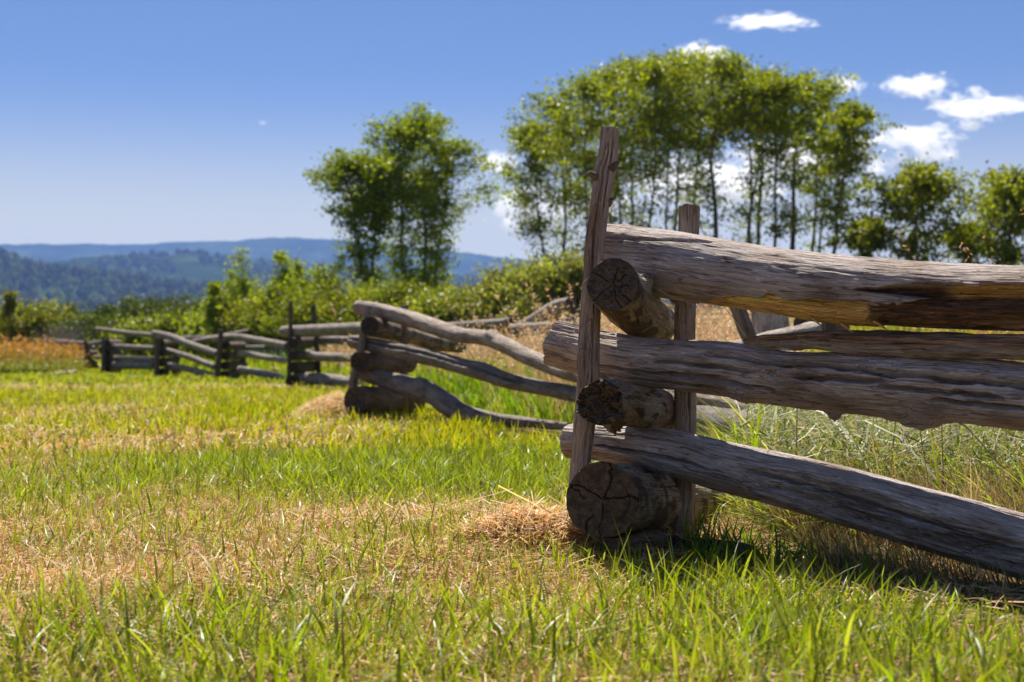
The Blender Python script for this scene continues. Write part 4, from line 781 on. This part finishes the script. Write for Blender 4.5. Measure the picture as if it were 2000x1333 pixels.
grove = [(1085, 1035, 245, 440, 62, 'leftmost short aspen of the grove, leaning left over the shrubs'), (1113, 1085, 190, 420, 66, 'second aspen from the left edge of the grove'), (1146, 1140, 152, 400, 66, 'grove aspen just left of the tall fence post'),
    (1216, 1190, 124, 330, 62, 'grove aspen whose thin trunk stands just right of the tall post'), (1243, 1237, 114, 320, 62, 'second slim aspen trunk right of the tall post'), (1268, 1285, 108, 305, 62, 'third slim aspen trunk right of the tall post'),
    (1318, 1318, 106, 300, 66, 'tall aspen just left of the short square post'), (1355, 1362, 108, 295, 62, 'tall aspen directly behind the short square post'), (1382, 1412, 108, 300, 68, 'thick trunked tall aspen just right of the short square post'),
    (1462, 1450, 118, 300, 56, 'left stem of the trio of close aspens over the middle of the top rail'), (1480, 1482, 140, 280, 52, 'thickest stem of the trio of close aspens over the top rail'), (1502, 1522, 158, 300, 52, 'right stem of the trio of close aspens over the top rail'),
    (1535, 1568, 154, 305, 62, 'grove aspen with one straight thick trunk right of the trio'), (1576, 1612, 156, 320, 48, 'forked aspen second from the right end of the grove'), (1612, 1668, 214, 345, 52, 'rightmost leaning aspen of the grove with drooping branches')]
for k, (a, b, yt, yb, hw, lab) in enumerate(grove):
    tree('aspen_tree', lab, GG, a, b, yt, yb, hw * 1.35, 49 + 3 * math.sin(k * 2.1), 500 + k, nleaf=6400, lsize=.053, nb=64, tr=(.075, .09, .07, .10, .08, .065, .105, .085, .12, .10, .115, .075, .12, .11, .085)[k], low=.28, stems=2 if k in (3, 6, 9, 13) else 1)
GL = 'aspens of the left clump'
for k, (a, b, yt, yb, hw, lab) in enumerate([(716, 680, 305, 430, 58, 'left tree of the small aspen clump, lower and rounder'), (737, 722, 315, 430, 50, 'slim aspen between the low and the tall tree of the clump'), (800, 778, 238, 400, 62, 'tall aspen on the left of the clump summit'), (818, 828, 222, 400, 62, 'tallest aspen of the small clump'), (848, 880, 268, 430, 58, 'right tree of the small aspen clump, branches reaching right')]):
    tree('aspen_tree', lab, GL, a, b, yt, yb, hw * 1.3, 47 + k * .8, 540 + k, nleaf=8500, lsize=.05, tr=.075, low=.5, nb=76, col=(.17, .225, .014))
GR = 'low trees right of the grove'
for k, (a, b, yt, yb, hw, Y, lab) in enumerate([(1775, 1805, 338, 490, 95, 44, 'round low tree right of the grove above the top rail'), (1965, 1985, 350, 495, 95, 42, 'bushy tree cut by the right edge of the picture'), (1690, 1695, 435, 505, 48, 43, 'small scrubby tree between the grove and the round low tree'), (1885, 1885, 445, 515, 48, 45, 'small scrubby tree between the two bushy trees at the right')]):
    tree('low_tree', lab, GR, a, b, yt, yb, hw * 1.12, Y, 560 + k, nleaf=8000 if k < 2 else 3200, lsize=.06, tr=.09, low=.2, nb=64, shape='round', col=(.18, .21, .014))
# young aspens, willows and scrub
GY = 'young aspens behind the third fence section'
for k, (a, yt, hw, lab) in enumerate([(425, 545, 18, 'short pointed young aspen at the left end of the row'), (447, 512, 24, 'pointed young aspen second from the left in the row'), (490, 487, 30, 'tall spiky young aspen left of the thin tall post'), (530, 520, 26, 'bushy young aspen just left of the thin tall post'), (553, 478, 26, 'tallest young aspen behind the thin tall post'), (592, 486, 28, 'young aspen above the short leaning post'), (628, 500, 28, 'young aspen at the foot of the small clump')]):
    tree('young_aspen', lab, GY, a, a, yt, 640, hw * 2.3, 46 + k % 3, 580 + k, nleaf=3600, lsize=.045, stems=5, tr=.035, low=0, nb=66, shape='spire', col=(.22, .28, .015), clump=.13)
GS = 'bright willow shrubs behind the fence'
sh = [(470, 590, 45, 47), (520, 590, 45, 46), (575, 580, 45, 45), (640, 565, 48, 44), (690, 555, 45, 43), (735, 572, 38, 42), (780, 560, 45, 41), (830, 580, 40, 40), (880, 572, 42, 40), (925, 568, 42, 39), (975, 520, 48, 38), (1025, 522, 46, 37), (1075, 500, 52, 36), (1130, 510, 50, 36), (1190, 520, 50, 36)]
sl = ['low willow shrub at the left end above the fourth fence corner', 'low willow shrub between the fourth corner and the thin tall post', 'willow shrub directly behind the thin tall post', 'willow shrub right of the short leaning post', 'willow shrub under the left tree of the small clump', 'willow shrub behind the end of the wavy top rail', 'willow shrub under the tallest tree of the small clump', 'willow shrub right of the small clump trunks', 'yellow green willow shrub right of the small clump', 'willow shrub below the blue gap between clump and grove', 'pale willow shrub right of the blue gap', 'pale tall willow shrub above the feathery dry grass', 'tallest pale willow shrub under the left grove trees', 'pale willow shrub behind the tall post', 'pale willow shrub seen right of the tall post']
for k, (a, yt, hw, Y) in enumerate(sh):
    tree('willow_shrub', sl[k], GS, a, a, yt, 660, hw * 1.6, Y, 600 + k, nleaf=7500, lsize=.042, tr=.03, low=0, nb=44, stems=5, shape='round', cat='shrub', col=tuple(np.array((.19, .235, .018) if k < 9 else (.22, .25, .06)) * (.72 + .42 * ((k * 7) % 10) / 10) * ((1.0, .92, 1.0) if k % 3 == 1 else (1, 1, 1))), clump=.24)
GB = 'scrub trees along the far edge of the field'
hb = [(-25, 612, 40, 61), (20, 566, 20, 60), (45, 600, 40, 62), (88, 604, 40, 66), (140, 597, 26, 74), (185, 602, 28, 74), (214, 600, 20, 74), (250, 592, 30, 70), (295, 590, 34, 68), (335, 583, 36, 64), (375, 588, 34, 60), (410, 592, 32, 56), (300, 632, 40, 56), (200, 630, 44, 62), (350, 628, 40, 54), (420, 620, 36, 50), (130, 640, 36, 64), (262, 636, 40, 60)]
hl = ['scrub tree at the left picture edge behind the orange grass', 'spiky pointed young conifer above the orange grass', 'olive scrub right of the spiky conifer', 'dull green scrub left of the grey brush', 'round dark scrub standing above the grey brush', 'small dark crown second right of the grey brush', 'small round crown alone against the blue hills', 'dark broad scrub over the overhanging rail', 'broad dark scrub left of the bright shrubs', 'tall dark scrub with round top behind the diving rail', 'olive scrub next to the young aspens', 'yellow green scrub touching the young aspens', 'low bright scrub behind the diving rail', 'low dark scrub left of the overhanging rail', 'low bright scrub between the two far corners', 'low yellow green scrub left of the stout post', 'low scrub behind the grey brush', 'low dark scrub behind the raised rail']
for k, (a, yt, hw, Y) in enumerate(hb):
    bright = k in (11, 12, 14, 15)
    tree('scrub_tree', hl[k], GB, a, a, yt, 690, hw * 1.5, Y, 640 + k, nleaf=1500 if k == 1 else 7000, lsize=.06, tr=.05, low=0, nb=40, stems=1 if k == 1 else 4, shape='spire' if k == 1 else 'round', cat='tree' if k == 1 else 'shrub', col=(.16, .20, .014) if bright else ((.15, .165, .016) if k in (0, 1, 2, 3) else (.055, .078, .014)), clump=.24)
# grey leafless brush
t = thing('bare_brush', 'grey leafless brush behind the farthest fence rail', 'brush', tuple(P(125, 690, 60)))
R_ = np.random.default_rng(5); ac = Acc()
for k in range(260):
    p0 = P(125, 692, 60) + np.array([R_.normal(0, .45), R_.normal(0, .4), 0]); D = np.array([R_.normal(0, .45), R_.normal(0, .4), R_.uniform(.5, 1.35)])
    q = np.linspace(0, 1, 4)[:, None]; ac.add(tube(p0 + D * q + R_.normal(0, .05, (4, 3)) * q, .016 * (1 - .7 * q[:, 0]), 3))
m, n, l = new_mat('bare_twig'); b = N(n, 'BsdfPrincipled'); b.inputs['Base Color'].default_value = (.30, .27, .26, 1); b.inputs['Roughness'].default_value = .8; o = N(n, 'OutputMaterial'); l.new(b.outputs[0], o.inputs[0])
mk_mesh('twigs', np.vstack(ac.V), np.vstack(ac.Q), None, m, parent=t)['kind'] = 'stuff'

# tall curled weed beside the nearest corner
t = thing('tall_weed', 'tall bright weed with a looping leaf right of the nearest fence corner', 'plant', tuple(P(1478, 1000, 5.6)))
def ribbon(pts, w, parent, c):
    C = catmull(np.array([P(*p) for p in pts]), 18); T = np.gradient(C, axis=0); T /= np.linalg.norm(T, axis=1)[:, None]
    Sx = np.cross(T, (.25, -.9, .35)); Sx /= np.linalg.norm(Sx, axis=1)[:, None]; q = np.linspace(0, 1, 18); ww = w * np.minimum(1, (1 - q) * 3 + .05) * (.6 + .4 * np.sin(q * np.pi))
    Sx = Sx * .8 + np.array((0, .5, .1)); V = np.stack([C - Sx * ww[:, None], C + Sx * ww[:, None]], 1).reshape(-1, 3); i = np.arange(17) * 2
    mk_mesh('leaf', V, np.c_[i, i + 1, i + 3, i + 2], None, GRASS, dict(tint=np.tile(c, (len(V), 1))), parent=parent)
lc_ = (.22, .33, .02)
for pts in ([(1478, 990, 5.6), (1468, 850, 5.5), (1464, 825, 5.45), (1445, 835, 5.4), (1434, 826, 5.4), (1440, 818, 5.4), (1462, 822, 5.4)], [(1476, 990, 5.6), (1440, 862, 5.5), (1428, 836, 5.45), (1415, 824, 5.4), (1408, 842, 5.4)],
            [(1480, 990, 5.6), (1470, 830, 5.6), (1466, 785, 5.6), (1472, 762, 5.6)], [(1482, 990, 5.6), (1478, 850, 5.5), (1490, 810, 5.5), (1512, 800, 5.5), (1522, 806, 5.5)], [(1478, 990, 5.6), (1474, 870, 5.5), (1484, 846, 5.5), (1500, 846, 5.5), (1510, 858, 5.5)],
            [(1480, 990, 5.6), (1480, 820, 5.6), (1488, 775, 5.6), (1494, 762, 5.6)]):
    ribbon(pts, .0055, t, lc_)

# ------------------------------------------------------------------ clouds (beyond and above the haze)
def cloud_material():
    m, n, l = new_mat('cloud_vapour')
    tc = N(n, 'TexCoord'); oi = N(n, 'ObjectInfo')
    t = N(n, 'TexNoise', noise_dimensions='4D'); t.inputs['Scale'].default_value = 2.6; t.inputs['Detail'].default_value = 7; t.inputs['Roughness'].default_value = .62
    mp = N(n, 'Mapping'); mp.inputs['Scale'].default_value = (1.5, 1, .8); l.new(tc.outputs['Object'], mp.inputs[0]); l.new(mp.outputs[0], t.inputs['Vector'])
    mw = N(n, 'Math', operation='MULTIPLY'); l.new(oi.outputs['Random'], mw.inputs[0]); mw.inputs[1].default_value = 40; l.new(mw.outputs[0], t.inputs['W'])
    ln = N(n, 'VectorMath', operation='LENGTH'); l.new(tc.outputs['Object'], ln.inputs[0])
    s1 = N(n, 'Math', operation='MULTIPLY_ADD'); l.new(t.outputs[0], s1.inputs[0]); s1.inputs[1].default_value = 3.0; s1.inputs[2].default_value = -.98
    s2 = N(n, 'Math', operation='SUBTRACT'); l.new(s1.outputs[0], s2.inputs[0]); l.new(ln.outputs['Value'], s2.inputs[1])
    mr = N(n, 'MapRange'); l.new(s2.outputs[0], mr.inputs[0]); mr.inputs[1].default_value = -.12; mr.inputs[2].default_value = .16; mr.inputs[3].default_value = 0; mr.inputs[4].default_value = .011
    pv = N(n, 'VolumePrincipled'); pv.inputs['Color'].default_value = (.99, .99, .99, 1); pv.inputs['Anisotropy'].default_value = .35; l.new(mr.outputs[0], pv.inputs['Density'])
    o = N(n, 'OutputMaterial'); l.new(pv.outputs[0], o.inputs['Volume']); return m
CM = cloud_material()
import bmesh
bm = bmesh.new(); bmesh.ops.create_icosphere(bm, subdivisions=2, radius=1.0); cme = bpy.data.meshes.new('cloud'); bm.to_mesh(cme); bm.free(); cme.materials.append(CM)
YC = 10500
for (x0, x1, y0, y1, lab) in [(1400, 1604, 24, 62, 'long thin cloud alone at the top, above the grove'), (1300, 1446, 78, 130, 'white cloud just over the crown of the grove'), (1600, 1692, 142, 195, 'white cloud at the right shoulder of the grove'), (1710, 1878, 138, 200, 'ragged cloud left of the two long clouds at the right'), (1795, 2030, 178, 238, 'long lens shaped cloud at the right edge'),
        (1866, 1925, 228, 260, 'little puff below the lens shaped cloud'), (1690, 1890, 236, 298, 'wide flat cloud right of the grove crown'), (1770, 1880, 278, 322, 'small cloud hanging under the wide flat cloud'), (920, 1020, 288, 348, 'white cloud in the gap left of the grove'), (930, 1260, 355, 460, 'broad low cloud behind the left half of the grove'),
        (1180, 1560, 290, 420, 'broad bright cloud behind the grove trunks'), (1430, 1760, 250, 360, 'bright cloud behind the right grove crowns'), (503, 522, 235, 246, 'tiny lone cloud in the left sky'), (1885, 1925, 164, 192, 'small puff above the lens shaped cloud')]:
    o = bpy.data.objects.new('cloud', cme); COL.objects.link(o)
    c = P((x0 + x1) / 2, (y0 + y1) / 2, YC); w = (x1 - x0) / 2 / F * YC; h = (y1 - y0) / 2 / F * YC
    o.location = c; o.scale = (w * 1.15, max(h * 1.6, w * .6), h * 1.08)
    tag(o, lab, 'cloud', 'clouds in the blue sky')
